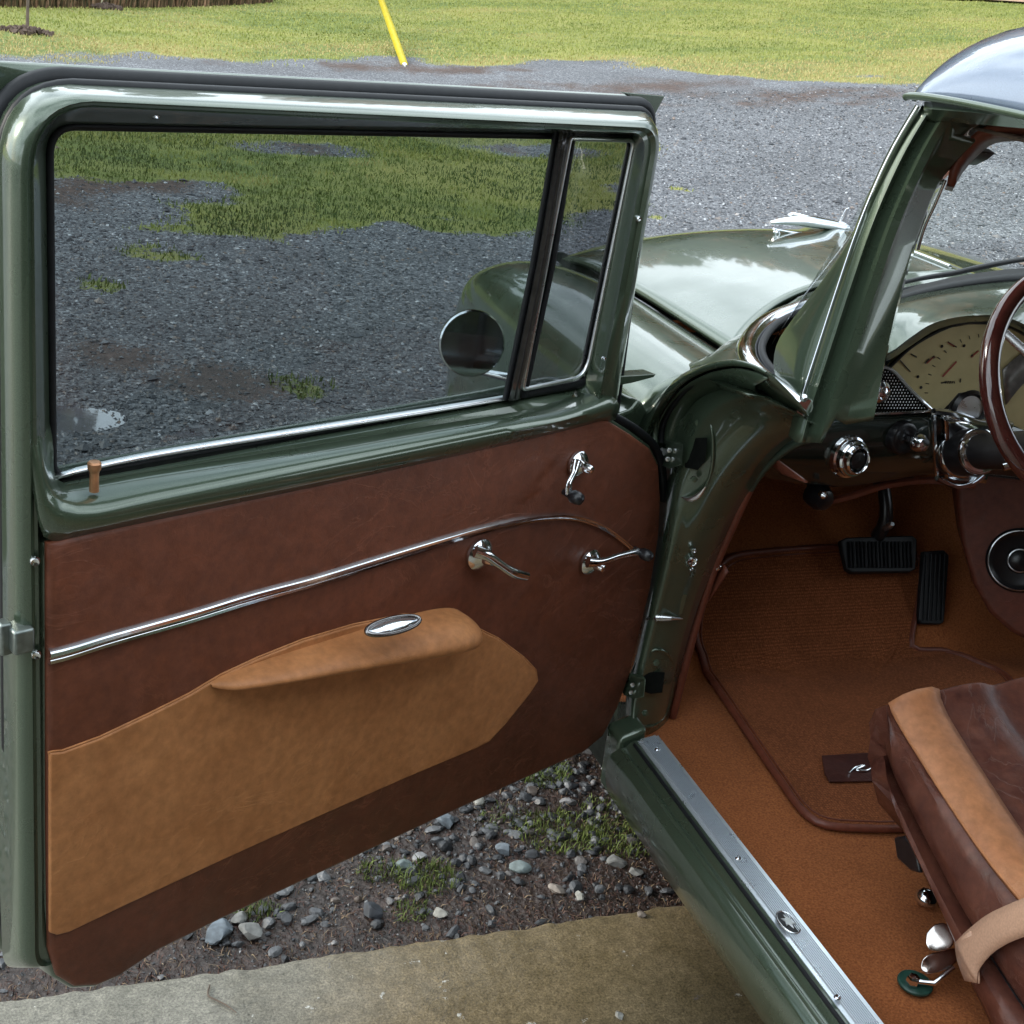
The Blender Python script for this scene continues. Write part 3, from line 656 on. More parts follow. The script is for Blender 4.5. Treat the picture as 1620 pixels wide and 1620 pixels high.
gw = empty('guy_wire', GP(641, 106)); A = GP(641, 106); r0 = ray(603, 0); B = CP + r0 * ((20.5) / r0[1]); d = (B - A) / np.linalg.norm(B - A)
L = 4.6
V, F = lathe_geo([(.02, 0), (.045, .02), (.048, L * .5), (.045, L - .04), (.015, L)], A + d * .12, d, 12); mk('guard', V, F, M_YELLOW, gw)
tube('wire', [A, A + d * 4, A + d * 8], .006, M_STEEL, gw, 6)
V, F = lathe_geo([(.012, -.3), (.012, .1), (.03, .11), (.03, .15), (.01, .17)], A, d, 10); mk('anchor_rod', V, F, M_STEEL, gw)
tag(gw, 'yellow plastic guard on a leaning guy wire at the edge of the lawn', 'guy wire')

# ---- unseen building, suggested by the slab, added to shade slab, door and cabin
gar = empty('shade_garage', (1.5, -2.5, 0)); tag(gar, 'unseen open fronted building with pale plaster walls, added behind the viewer to shade the slab', 'shade_garage')
M_PLAS = plain('weathered_plaster', (.40, .36, .30, 1), .9, 0, 9, .3, .15); M_BEAM = plain('dark_timber', (.09, .06, .04, 1), .8, 0, 20, .4, .3)
for nm_, c_, sz_ in (('side_wall', (-2.6, -4.4, 1.3), (.2, 7.2, 2.6)), ('side_wall', (5.6, -4.4, 1.3), (.2, 7.2, 2.6)), ('back_wall', (1.5, -8.1, 1.3), (8.4, .2, 2.6))):
    c_ = (c_[0], c_[1] - 1.3, c_[2])
    V, F = box_geo(c_, *sz_); mk(nm_, V, F, M_PLAS, gar, bevel=.01)
V, F = box_geo((1.5, -2.15, 2.72), 8.4, .2, .24); mk('lintel', V, F, M_BEAM, gar, bevel=.01)
V, F = box_geo((1.5, -5.6, 2.64), 8.0, 7.4, .04); mk('ceiling', V, F, M_PLAS, gar)
V, F = prism([(-3.1, -1.65, 2.78), (1.5, -1.65, 4.1), (6.1, -1.65, 2.78), (6.1, -1.65, 2.90), (1.5, -1.65, 4.24), (-3.1, -1.65, 2.90)], (0, -8.2, 0)); mk('roof', V, F, plain('roof_sheet', (.10, .09, .09, 1), .7), gar, smooth=20)
V, F = prism([(-2.7, -2.05, 2.84), (5.7, -2.05, 2.84), (1.5, -2.05, 4.1)], (0, -.05, 0)); mk('gable', V, F, M_BEAM, gar, smooth=20)

# ================================================================== THE CAR
car = empty('car', (2.0, 1.0, 0)); tag(car, 'dark green vintage two-door car with pale roof and its driver door wide open', 'car')

# ---- body: front fender, hood, cowl --------------------------------
def surf(xs, ys, zf):
    L = [np.array([[x, y, zf(x, y)] for x in xs]) for y in ys]; return loft(L)
def fall(y, y0, y1, d, p=2.2): return d * max(0, (y - y0) / (y1 - y0)) ** p
FXC = [(1.03, .42), (1.022, .55), (1.02, .75), (1.028, .86), (1.05, .93), (1.09, .965), (1.15, .985), (1.21, .985), (1.27, .972), (1.318, .957)]
fx = cr_spline([(a, 0, b) for a, b in FXC], 40)
ys = list(np.linspace(1.93, 2.7, 18)) + list(np.linspace(2.72, 3.16, 24))
Lf = []
for y in ys:
    row = []
    t = max(0, (y - 2.45) / .72); k = math.sqrt(max(0, 1 - t ** 2.6)) if t < 1 else 0
    for (x, _, z) in fx:
        cx, cz = 1.20, .62
        xx_ = cx + (x - cx) * (.30 + .70 * k); zz_ = cz + (z - cz) * (.35 + .65 * k) if z > cz else z
        if x > 1.2: xx_ = x
        row.append((xx_, y, zz_))
    Lf.append(np.array(row))
V, F = loft(Lf); fender = mk('front_fender', V, F, M_PAINT, car, smooth=60, solid=.004)
def hoodz(x, y):
    s = min(1, abs(x - 2.02) / .70); z = .968 + .112 * (1 - s ** 2.3)
    z -= .03 * max(0, (y - 2.45) / .65) ** 2 + .045 * max(0, (y - 2.85) / .3) ** 2
    return z + .010 * math.exp(-((x - 2.02) / .05) ** 2)
hy = np.linspace(0, 1, 40); hxs = np.linspace(1.325, 2.715, 56)
def rear_y(x): s = abs(x - 2.02) / .70; return 2.415 - .27 * s ** 3.2
Lh = []
for t in hy:
    Lh.append(np.array([(x, rear_y(x) + (3.15 - .12 * (abs(x - 2.02) / .7) ** 3 - rear_y(x)) * t, 0) for x in hxs]))
for r_ in Lh:
    for p in r_: p[2] = hoodz(p[0], p[1])
edge = Lh[-1].copy(); edge[:, 2] -= .12; edge[:, 1] += .03
V, F = loft(Lh + [edge]); hood = mk('hood', V, F, M_PAINT, car, smooth=60, solid=.012)
# dark gap liners under the panel joints
gap = [(1.321, y, .945) for y in np.linspace(2.14, 3.1, 20)]
V, F = loft([np.array([(1.30, y, .93) for _, y, _ in gap]), np.array([(1.36, y, .93) for _, y, _ in gap])]); mk('hood_gutter', V, F, M_DARK, car)
plate('engine_bay_liner', [(1.2, 2.0, .90), (2.85, 2.0, .90), (2.85, 3.02, .86), (1.2, 3.02, .86)], (0, 0, -.02), M_DARK, car, bevel=0)
# right fender (mirrored, seen through the windshield)
Lr = [np.stack([4.04 - r_[:, 0], r_[:, 1], r_[:, 2]], 1) for r_ in Lf]; V, F = loft(Lr); mk('front_fender', V, F, M_PAINT, car, smooth=60, solid=.004)
# cowl: between hood and windshield
cowl_rear = [(1.13, 1.66, 1.03), (1.165, 1.82, 1.03), (1.24, 1.97, 1.032), (1.38, 2.11, 1.04), (1.6, 2.21, 1.055), (2.02, 2.26, 1.07), (2.44, 2.21, 1.055), (2.7, 2.05, 1.03)]
cowl_mid = [(1.105, 1.655, 1.046), (1.118, 1.80, 1.034), (1.195, 2.0, 1.008), (1.36, 2.145, 1.02), (1.6, 2.26, 1.05), (2.02, 2.33, 1.078), (2.46, 2.26, 1.05), (2.74, 2.06, 1.01)]
cowl_front = [(1.062, 1.655, 1.052), (1.064, 1.77, 1.034), (1.15, 2.0, .990), (1.335, 2.145, .962), (1.6, 2.345, 1.042), (2.02, 2.405, 1.088), (2.46, 2.34, 1.04), (2.78, 2.1, .97)]
R = [cr_spline(cowl_rear, 60), cr_spline(cowl_mid, 60), cr_spline(cowl_front, 60)]
dn_ = R[2].copy(); dn_[:, 2] -= .008; dn_[:, 0] += .01
V, F = loft(R + [dn_]); mk('cowl', V, F, M_PAINT, car, smooth=60, solid=.004)
# chrome reveal moulding along the windshield's foot (wraps round the corner)
wb = cr_spline([(1.146, 1.625, 1.042)] + [(a + .004, b, c + .006) for a, b, c in cowl_rear[1:]], 70)
tube('windshield_moulding', wb, [.014, .020, .021, .017, .011, .010, .010, .010], M_CHROME, car, 12)
wi_ = (wb + np.array([.018, -.016, .012]))[3:]; tube('windshield_seal', wi_, .007, M_RUBBER, car, 10)

# windshield glass (wrapped)
wt = cr_spline([(1.262, 1.63, 1.485), (1.29, 1.74, 1.485), (1.37, 1.84, 1.487), (1.6, 1.93, 1.49), (2.02, 1.97, 1.495), (2.44, 1.93, 1.49), (2.70, 1.75, 1.485)], 70)
wlo = wb + np.array([.03, -.026, .012]); wmid = (wlo + wt) / 2 + np.array([.010, .006, 0])
Rw = [wlo * (1 - t) ** 2 + 2 * t * (1 - t) * wmid + t * t * wt for t in np.linspace(0, 1, 10)]
Rw = [r_[12:] for r_ in Rw]; V, F = loft(Rw); mk('windshield', V, F, M_WIND, car, smooth=80)
# windscreen pillar: rails from foot to header
def pil(name, specs, mat, **kw): return rails(name, specs, mat, car, 30, **kw)
P0 = [(1272, 652), (1302, 560), (1338, 450), (1375, 345), (1420, 245), (1464, 170)]
p_out = lambda f: [(np.array(f(*p))) for p in P0]
def rail_pl(pix, xs_):      # each pixel on its own plane x = const (tumblehome)
    return [PX(v)(*p) for p, v in zip(pix, xs_)]
XS = [1.150, 1.170, 1.192, 1.213, 1.233, 1.250]
def shift(pix, dx, k=None): return [(p[0] + dx + (k[i] if k else 0), p[1]) for i, p in enumerate(pix)]
rA = rail_pl(P0, XS)
rows = [[p + np.array([.004, .030, 0]) for p in rA], rA,
        rail_pl(shift(P0, 9), [v + .004 for v in XS]),
        rail_pl(shift(P0, 15), [v + .020 for v in XS]),
        rail_pl(shift(P0, 30), [v + .026 for v in XS]),
        rail_pl(shift(P0, 38), [v + .018 for v in XS]),
        rail_pl(shift(P0, 52), [v + .030 for v in XS]),
        rail_pl([(1340, 662), (1368, 560), (1400, 450), (1432, 345), (1468, 262), (1510, 212)], [v + .052 for v in XS]),
        rail_pl([(1384, 655), (1402, 560), (1428, 450), (1458, 352), (1490, 280), (1545, 222)], [v + .085 for v in XS]),
        rail_pl([(1384, 655), (1404, 560), (1431, 450), (1462, 352), (1496, 282), (1550, 228)], [v + .125 for v in XS])]
rows = [[np.array(r_[0]) + (np.array([-.010, -.012, -.045]) if k < 6 else np.array([0, 0, -.010]))] + list(r_) for k, r_ in enumerate(rows)]
V, F = loft([cr_spline(r_, 34) for r_ in rows]); mk('windshield_pillar', V, F, M_PAINT, car, smooth=45, solid=.003)
oc_ = [(1464, 170), (1430, 226), (1388, 306), (1342, 388), (1298, 452), (1256, 506), (1230, 548), (1228, 594), (1254, 634)][::-1]
ocx = [1.158, 1.168, 1.180, 1.190, 1.202, 1.212, 1.226, 1.240, 1.250]
oe = cr_spline([PX(v)(*p) + np.array([.0, .004, 0]) for p, v in zip(oc_, ocx)], 40); ia = cr_spline(rA, 40)
V, F = loft([oe + np.array([.012, .0, -.004]), oe, (oe + ia) / 2 + np.array([-.006, -.002, .003]), ia + np.array([.002, .004, 0])]); mk('glass_reflection_strip', V, F, M_PAINT, car, smooth=60, solid=.002)  # painted strip stands in for the reflection in the wraparound glass
tube('pillar_seal', [p + np.array([.020, .004, 0]) for p in cr_spline(rail_pl(shift(P0, 20), [v + .010 for v in XS]), 24)], .0045, M_RUBBER, car, 8)
tube('drip_moulding', cr_spline([p + np.array([-.004, .012, 0]) for p in rA], 24), .0028, M_CHROME, car, 10)
V, F = lathe_geo([(.006, 0), (.006, .003), (.003, .005)], PX(1.140)(1272, 630), (-.7, -.6, .4), 14); mk('moulding_screw', V, F, M_CHROME, car)
# side header running back above the door opening
HXv = 1.245
def hdr(yp, x): return [PX(x)(1464 + (p - 1464), yp + (p - 1464) * .085) for p in (1464, 1520, 1580, 1650, 1760, 1900)]
rowsH = [hdr(163, 1.243), hdr(171, 1.236), hdr(178, 1.250), hdr(186, 1.262), [PX(1.275)(a, b) for a, b in ((1478, 196), (1520, 186), (1580, 186), (1650, 192), (1760, 200), (1900, 210))],
         [PX(1.31)(a, b) for a, b in ((1492, 240), (1530, 200), (1580, 190), (1650, 197), (1760, 206), (1900, 216))],
         [PX(1.36)(a, b) for a, b in ((1500, 262), (1540, 212), (1590, 198), (1650, 204), (1760, 214), (1900, 224))]]
V, F = loft([cr_spline(r_, 24) for r_ in rowsH]); mk('roof_side_rail', V, F, M_PAINT, car, smooth=45, solid=.003)
# brown inner header trim and sun visor bracket
rowsI = [[PX(1.33)(a, b) for a, b in ((1498, 290), (1506, 258), (1530, 222), (1560, 200), (1620, 190), (1760, 196))],
         [PX(1.40)(a, b) for a, b in ((1494, 300), (1512, 268), (1536, 240), (1568, 216), (1620, 210), (1760, 214))]]
V, F = loft([cr_spline(r_, 20) for r_ in rowsI]); mk('header_trim', V, F, M_LVINYL, car, smooth=60, solid=.012)
plate('visor_bracket', [PX(1.42)(*p) for p in ((1512, 256), (1540, 232), (1552, 240), (1540, 250), (1520, 260))], (.03, 0, 0), M_BLACK, car)
tube('pillar_bead', cr_spline([PX(1.36)(*p) for p in ((1495, 285), (1478, 325), (1462, 360), (1452, 395))], 12), .003, M_CHROME, car, 8)
# roof shell
Rr = []
for t in .5 - .5 * np.cos(np.linspace(0, math.pi, 40)):          # from side lip over to the far side
    x = 1.228 + (2.81 - 1.228) * t; s = abs(2 * t - 1)
    z0 = 1.512 + .125 * (1 - s ** 9) ** .6 ; yf = 1.66 + .34 * (1 - s ** 2.6)
    L = []
    for v in np.linspace(0, 1, 44) ** 1.8:
        y = yf - (yf + 1.4) * v; front = min(1, (yf - y) / .30)
        z = 1.50 + (z0 - 1.50) * math.sqrt(max(0, 1 - (1 - front) ** 2.2)) - .02 * (v ** 3)
        L.append((x, y, z + (.004 if t in (0, 1) else 0)))
    Rr.append(np.array(L))
V, F = loft(Rr); roof = mk('roof', V, F, M_ROOF, car, smooth=60, solid=.01)
lipp = [p + np.array([-.008, 0, -.004]) for p in Rr[0]]
tube('drip_rail', lipp, .0055, M_PAINT, car, 10)
V, F = loft([np.array([(x, y, 1.468) for x in (1.33, 2.70)]) for y in (1.75, -1.3)]); mk('headliner', V, F, plain('headliner_cloth', (.16, .11, .08, 1), .9), car, solid=.005)
# back of the body, so the cabin is closed off behind the view
rear = [[(1.02, .18), (1.0, .45), (1.0, .75), (1.03, .95), (1.08, 1.03)], [(3.02, .18), (3.04, .45), (3.04, .75), (3.01, .95), (2.96, 1.03)]]
for side in rear:
    L = [cr_spline([(a, y, b) for a, b in side], 14) for y in np.linspace(.05, -2.2, 8)]
    V, F = loft(L); mk('rear_quarter', V, F, M_PAINT, car, solid=.01, smooth=60)
V, F = loft([np.array([(3.02, y, .2), (3.04, y, .6), (3.01, y, .95), (2.96, y, 1.03)]) for y in (.05, 1.0, 2.0)]); mk('far_door', V, F, M_PAINT, car, solid=.03)
V, F = loft([np.array([(1.12, -2.2, 1.03), (2.9, -2.2, 1.03)]), np.array([(1.12, -1.35, 1.06), (2.9, -1.35, 1.06)])]); mk('trunk_lid', V, F, M_PAINT, car, solid=.01)
for xa in (1.10, 2.94):
    V, F = loft([np.array([(xa, y, 1.03), (xa + (.13 if xa < 2 else -.13), y, 1.50)]) for y in (.05, -.02, -.3)]); mk('centre_pillar', V, F, M_PAINT, car, solid=.03)

# ---- door jamb (hinge pillar) --------------------------------------
Oj = [(1283, 668), (1262, 652), (1225, 632), (1185, 618), (1150, 613), (1112, 624), (1084, 652), (1070, 690), (1062, 740), (1052, 850), (1030, 950), (1004, 1050), (990, 1110), (995, 1165)]
Oj2 = [(1290, 672), (1262, 668), (1225, 652), (1188, 640), (1158, 638), (1128, 650), (1104, 680), (1092, 715), (1084, 760), (1072, 860), (1048, 958), (1020, 1055), (1008, 1115), (1012, 1168)]
Ij = [(1300, 680), (1284, 684), (1262, 690), (1240, 705), (1220, 725), (1204, 745), (1190, 770), (1172, 810), (1152, 850), (1122, 915), (1098, 975), (1078, 1050), (1064, 1120), (1055, 1160)]
def tval(px, py, x): return x / ray(px, py)[0]
_xo = [1.135, 1.125, 1.110, 1.098] + [1.088] * 10
_A = [(p, tval(*p, x)) for p, x in zip(Oj, _xo)] + [(p, tval(*p, 1.205)) for p in Ij]
_f = lambda x, y: [1, x, y, x * x, x * y, y * y, x ** 3, y ** 3, x * x * y, x * y * y]
_M = np.array([_f((p[0] - 1150) / 200, (p[1] - 900) / 300) for p, t in _A]); _c = np.linalg.lstsq(_M, np.array([t for p, t in _A]), rcond=None)[0]
def dep(px, py): return float(np.dot(_f((px - 1150) / 200, (py - 900) / 300), _c))
def onj(px, py, off=0.0):
    r = ray(px, py); return CP + r * (dep(px, py) - off / np.linalg.norm(r))
_o2 = crp([(a, b, 0) for a, b in Oj], 5); _i2 = crp([(a, b, 0) for a, b in Ij], 5)
for _k in range(10):
    for _r in (_o2, _i2): _r[1:-1] = (_r[:-2] + 2 * _r[1:-1] + _r[2:]) / 4
rows = []
for f_, o_ in ((-.30, -.045), (0, -.012), (.04, -.002), (.09, .004), (.14, .005), (.20, .001), (.28, -.009), (.38, -.016), (.5, -.018), (.62, -.016), (.74, -.011), (.86, -.005), (1, 0)):
    rows.append(np.array([onj(*(a * (1 - f_) + b * f_)[:2], o_) for a, b in zip(_o2, _i2)]))
a0 = rows[1]
V, F = loft(rows); jamb = mk('hinge_pillar', V, F, M_PAINT, car, smooth=80, solid=.002)
# rear edge of the fender that arcs over the jamb, with its dark gap
arc = [(1046, 700), (1048, 676), (1060, 648), (1085, 616), (1120, 594), (1160, 586), (1192, 591), (1208, 600)]
tube('fender_edge_seal', cr_spline([PX(1.072)(*p) for p in arc], 30), .0050, M_RUBBER, car, 10)
arcO = [(1036, 700), (1036, 670), (1048, 640), (1078, 604), (1118, 582), (1160, 574), (1192, 580), (1212, 590)]
arc2 = [(950, 590), (958, 570), (985, 555), (1020, 545), (1060, 535), (1110, 535), (1150, 545), (1190, 560)]
fr = [cr_spline([PX(1.055)(*p) for p in arcO], 30)]
tube('fender_lip', fr[0], [.0055, .0055, .0055, .0055, .0055, .005, .002], M_PAINT, car, 12)
ch1 = poly_rs(cr_spline([PX(1.055)(*p) for p in arcO], 60)[::-1], 36); ch2 = poly_rs(a0[13:38], 36)
cs_ = cr_spline([PX(1.056)(1190, 579), PX(1.056)(1206, 584), PX(1.072)(1226, 600), PX(1.098)(1250, 624), PX(1.125)(1274, 652)], 16); cb_ = poly_rs(a0[:14][::-1], 16)
V, F = loft([cs_, cs_ * .5 + cb_ * .5 + np.array([-.003, 0, .002]), cb_]); mk('cowl_side', V, F, M_PAINT, car, smooth=70, solid=.002)
V, F = loft([ch1 + np.array([.006, .0, -.008]), ch1 * .6 + ch2 * .4 + np.array([0, .018, -.012]), ch1 * .3 + ch2 * .7 + np.array([0, .014, -.008]), ch2]); mk('jamb_channel', V, F, M_PAINT, car, smooth=70, solid=.002)
# short skin between the fender lip and the fender's first section
base_row = np.array(Lf[0]); top = cr_spline([(x, y, z) for x, y, z in base_row[8:]], 30)
lip = fr[0].copy()
lip = poly_rs(lip, 30)
mid = (top + lip) / 2 + np.array([-.005, .0, .012])
V, F = loft([top, mid, lip]); mk('fender_rear_skin', V, F, M_PAINT, car, smooth=70, solid=.003)
# jamb details: reliefs with dark plates for hinge recesses, slot, bolts
JN = np.array([-.25, -.95, .15]); JN /= np.linalg.norm(JN)
def jp(pts, off=.004): return [onj(*p[:2], off - .012) for p in pts]
ringp = lambda pts, n=40, off=.004: cr_spline(jp(pts, off), n, True)
up_sl = [(1098, 652), (1118, 658), (1127, 685), (1126, 740), (1112, 778), (1092, 792), (1074, 780), (1066, 745), (1068, 700), (1078, 668)]
tube('recess_rim', ringp(up_sl, 40, .000), .0028, M_PAINT, car, 8, True)
plate('pocket_shade', jp([(1082, 694), (1119, 693), (1116, 730), (1104, 744), (1084, 740)], .015), -JN * .004, M_DARK, car, bevel=.001)  # dark plate, its colour stands in for the shade inside a hinge recess
lo_sl = [(1037, 1028), (1058, 1035), (1066, 1060), (1062, 1100), (1050, 1135), (1028, 1150), (1008, 1142), (996, 1110), (998, 1070), (1014, 1040)]
tube('recess_rim', ringp(lo_sl, 40, .000), .0028, M_PAINT, car, 8, True)
plate('pocket_shade', jp([(1012, 1064), (1052, 1064), (1048, 1096), (1030, 1098), (1010, 1092)], .015), -JN * .004, M_DARK, car, bevel=.001)  # lower recess shade, likewise a dark plate instead of a hole
V, F = tube_geo(cr_spline(jp([(1078, 786), (1092, 790), (1106, 783), (1116, 770)], .010), 12), [.001, .0045, .0045, .001], 10); mk('recess_highlight', V, F, M_STEEL, car)  # bright metal sliver stands in for the highlight at the recess's lower edge
def hinge(pts, name='hinge_arm'):
    Q = jp(pts, .052); h = plate(name, Q, -JN * .02, M_PAINT, car, bevel=.003); c = np.mean(Q, 0); r_ = max(q[0] for q in Q)
    e = np.array([r_ + .002, c[1], c[2]]); V, F = lathe_geo([(.004, -.020), (.0062, -.018), (.0062, .018), (.004, .020)], e, (0, 0, 1), 16); mk('hinge_pin', V, F, M_PAINT, h)
    for dz in (-.008, .008): V, F = lathe_geo([(.0045, 0), (.0045, .003), (.002, .004)], c + np.array([-.004, 0, dz]) + JN * .001, JN, 6); mk('bolt', V, F, M_STEEL, h)
    return h
hinge([(1040, 698), (1062, 700), (1080, 702), (1079, 735), (1060, 742), (1044, 736)])
hinge([(986, 1076), (1000, 1070), (1022, 1074), (1020, 1104), (1000, 1106), (986, 1100)])
plate('access_cover', jp([(1040, 938), (1088, 940), (1080, 972), (1034, 972)], .006), -JN * .003, M_PAINT, car, bevel=.003)
V, F = tube_geo(jp([(1024, 979), (1040, 977), (1060, 978), (1080, 979)], .010), [.003, .0065, .0045, .001], 10); mk('cover_lip', V, F, M_STEEL, car)
for px, py, rr_ in ((1097, 870, .005), (1095, 888, .009), (1093, 899, .004)):
    p = jp([(px - 2, py - 2), (px + 2, py + 2)], .006); p = (p[0] + p[1]) / 2
    V, F = lathe_geo([(rr_, -.004), (rr_, .003), (rr_ * .7, .006), (rr_ * .3, .004)], p, JN, 14); mk('jamb_switch' if rr_ > .008 else 'screw', V, F, M_CHROME, car)
for px, py in ((1106, 668), (1100, 758), (1022, 1128), (1040, 1048)):
    p = jp([(px - 2, py), (px + 2, py)], .011)[0]; V, F = lathe_geo([(.006, -.002), (.006, .003), (.003, .004)], p, JN, 6); mk('hinge_bolt', V, F, M_PAINT, car)

# windlace: brown vinyl tube round the opening, and trim behind it
wl = [(1300, 688), (1262, 700), (1228, 722), (1200, 752), (1184, 778), (1160, 830), (1134, 890), (1108, 965), (1090, 1030), (1074, 1095), (1064, 1134)]
wlp = cr_spline([PX(1.212)(*p) for p in wl], 40)
tube('windlace', wlp[12:], .0078, M_LVINYL, car, 12)
tube('windlace_top', wlp[:14], .0075, plain('green_piping', (.03, .05, .035, 1), .5), car, 10)
wk = wlp.copy(); wk[:, 2] = np.minimum(wk[:, 2], .90)
kp_ = [wk + np.array([.004, .012, 0]), wk + np.array([.03, .12, -.03]), np.stack([np.full(40, 1.27), np.linspace(2.1, 2.42, 40), np.linspace(.86, .28, 40)], 1)]
V, F = loft(kp_); mk('kick_panel', V, F, M_LVINYL, car, smooth=60, solid=.004)
V, F = lathe_geo([(.006, 0), (.006, .004), (.003, .006)], PX(1.215)(1135, 897), (-.3, -.9, .2), 12); mk('screw', V, F, M_CHROME, car)
V, F = loft([cr_spline([PX(1.225)(*p) for p in q_], 8) for q_ in ([(1118, 925), (1132, 908), (1144, 892)], [(1112, 960), (1130, 935), (1150, 905)])]); mk('kick_clip', V, F, M_LVINYL, car, solid=.004)

# ---- rocker and sill plate ------------------------------------------
SZ = .34
yA, yB = 1.80, -.6
XI = [PZ(SZ)(1045, 1165)[0], PZ(SZ)(1382, 1620)[0]]; xi = sum(XI) / 2
XO = [PZ(SZ)(1018, 1172)[0], PZ(SZ)(1335, 1620)[0]]; xo = sum(XO) / 2
prof = [(xi + .004, SZ - .05), (xi + .004, SZ - .003), (xo - .006, SZ - .003), (xo - .012, SZ - .008), (xo - .020, SZ - .016), (xo - .034, SZ - .018), (xo - .046, SZ - .026), (xo - .052, SZ - .045),
        (xo - .050, SZ - .075), (xo - .040, SZ - .11), (xo - .015, SZ - .135), (xo + .05, SZ - .15)]
V, F = loft([np.array([(a, y, b) for a, b in prof]) for y in np.linspace(yA, yB, 8)]); mk('rocker_panel', V, F, M_PAINT, car, smooth=35, bevel=.003, solid=.003)
def sillprof():
    p = [(xo, SZ - .006), (xo, SZ + .003)]; k = 10; w = (xi - xo - .012) / k
    for i in range(k):
        x = xo + .006 + w * i; p += [(x, SZ + .003), (x + w * .2, SZ + .0064), (x + w * .55, SZ + .0064), (x + w * .8, SZ + .003)]
    return p + [(xi, SZ + .003), (xi, SZ - .004)]
V, F = loft([np.array([(a, y, b) for a, b in sillprof()]) for y in (yA - .005, 1.2, .6, yB)]); V = np.array(V); V[:, 2] -= (xi - V[:, 0]) * .20 - .004; sill = mk('sill_plate', V, F, M_SILL, car, smooth=25)
V, F = loft([np.array([(xo - .030, y, SZ - .014), (xo - .026, y, SZ - .012), (xo - .022, y, SZ - .014)]) for y in (1.79, yB)]); 
tube('sill_bead', [(xo - .028, 1.79, SZ - .017), (xo - .028, yB, SZ - .017)], .004, M_PAINT, car, 8)
tube('sill_seal', [(xo - .008, 1.79, SZ - .005), (xo - .008, yB, SZ - .005)], .0035, M_RUBBER, car, 8)
for px, py in ((1168, 1358), (1325, 1578), (1040, 1186)):
    p = PZ(SZ + .0045)(px, py); V, F = lathe_geo([(.0055, 0), (.005, .0015), (.0035, .0025), (.001, .0015)], p, (0, 0, 1), 14); mk('screw', V, F, M_CHROME, sill)
ec = PZ(SZ + .005)(1247, 1460)
def oval(c, a, b, z, n=32): return np.array([(c[0] + math.cos(t) * a, c[1] + math.sin(t) * b, z) for t in np.linspace(0, 2 * math.pi, n, endpoint=False)])
V, F = prism(oval(ec, .0135, .0235, SZ + .004), (0, 0, .0025)); mk('emblem', V, F, M_BLACK, sill, bevel=.0006)
tube('emblem_ring', oval(ec, .0145, .0245, SZ + .006), .0016, M_CHROME, sill, 8, True)
crest = [(0, .019), (.005, .008), (.012, .010), (.008, .001), (.012, -.010), (.004, -.007), (0, -.018), (-.004, -.007), (-.012, -.010), (-.008, .001), (-.012, .010), (-.005, .008)]
V, F = prism([(ec[0] + a * .72, ec[1] + b * .85, SZ + .0065) for a, b in crest], (0, 0, .002)); mk('emblem_crest', V, F, M_STEEL, sill, bevel=.0005)
# rear end of the rocker/fender seam in front of the sill
plate('rocker_end_cap', [(1.045, 1.81, .335), (1.10, 1.81, .355), (1.10, 1.81, .2), (1.05, 1.81, .2)], (0, .06, 0), M_PAINT, car, bevel=.01)

# ---- cabin floor, toe board ------------------------------------------
def floor_z(y, x=0): return .298 + (max(0, y - 2.06) * .85 if y < 2.5 else .374 + (y - 2.5) * 2.2)
fy = list(np.linspace(-.5, 2.0, 20)) + list(np.linspace(2.02, 2.6, 24)); fxs = np.linspace(xi + .002, 2.95, 40)
L = []
for y in fy:
    L.append(np.array([(x, y, floor_z(y) + .006 * math.exp(-((x - xi) / .03) ** 2) + .10 * math.exp(-((x - 2.42) / .16) ** 4) * 1 * 1.0) for x in fxs]))
V, F = loft(L); mk('floor_carpet', V, F, M_CARPET, car, smooth=60)
V, F = loft([np.array([(xi + .002, y, floor_z(y)) for y in fy]), np.array([(xi + .002, y, .15) for y in fy])]); mk('inner_sill', V, F, M_DARK, car)
plate('firewall', [(1.25, 2.62, .2), (2.85, 2.62, .2), (2.85, 2.62, .89), (1.25, 2.62, .89)], (0, .02, 0), M_CARPET, car, bevel=0)
V, F = loft([np.array([(1.13, y, .17), (2.9, y, .17)]) for y in (-2.2, 3.0)]); mk('underbody', V, F, M_DARK, car, solid=.01)
def PF(px, py, up=0.0):
    r = ray(px, py); t = .5
    while t < 5:
        p = CP + r * t
        if p[1] > .2 and p[2] < floor_z(p[1]) + up + .10 * math.exp(-((p[0] - 2.42) / .16) ** 4): return p
        t += .002
    return p
# floor mat: lies in the car, a thing of its own
matpx = [(1148, 893), (1175, 884), (1260, 876), (1340, 872), (1400, 874), (1452, 890), (1451, 950), (1440, 1015), (1448, 1034), (1500, 1038), (1540, 1052), (1600, 1090), (1600, 1200), (1560, 1290),
         (1440, 1316), (1360, 1318), (1300, 1312), (1268, 1290), (1235, 1245), (1190, 1180), (1140, 1105), (1112, 1055), (1100, 1020), (1100, 985), (1112, 940), (1128, 912)]
mp_ = [PF(*p) for p in matpx]; out = cr_spline(mp_, 150, True)
cx_ = out.mean(0)
mrows = []
for s in (1, .995, .8, .6, .4, .2, .0001):
    q = cx_ + (out - cx_) * s
    for p in q: p[2] = floor_z(p[1]) + .10 * math.exp(-((p[0] - 2.42) / .16) ** 4) + (.004 if s == 1 else .013)
    mrows.append(q)
V, F = loft(mrows, closed=True)
fm = mk('floor_mat', V, F, M_MAT, None, smooth=60); tag(fm, 'brown carpet floor mat with piped edge lying in the driver footwell', 'floor mat')
ed_ = out.copy()
for p in ed_: p[2] = floor_z(p[1]) + .10 * math.exp(-((p[0] - 2.42) / .16) ** 4) + .010
tube('edge_piping', ed_, .0075, M_LVINYL, fm, 8, True)
inn = cx_ + (out - cx_) * .965
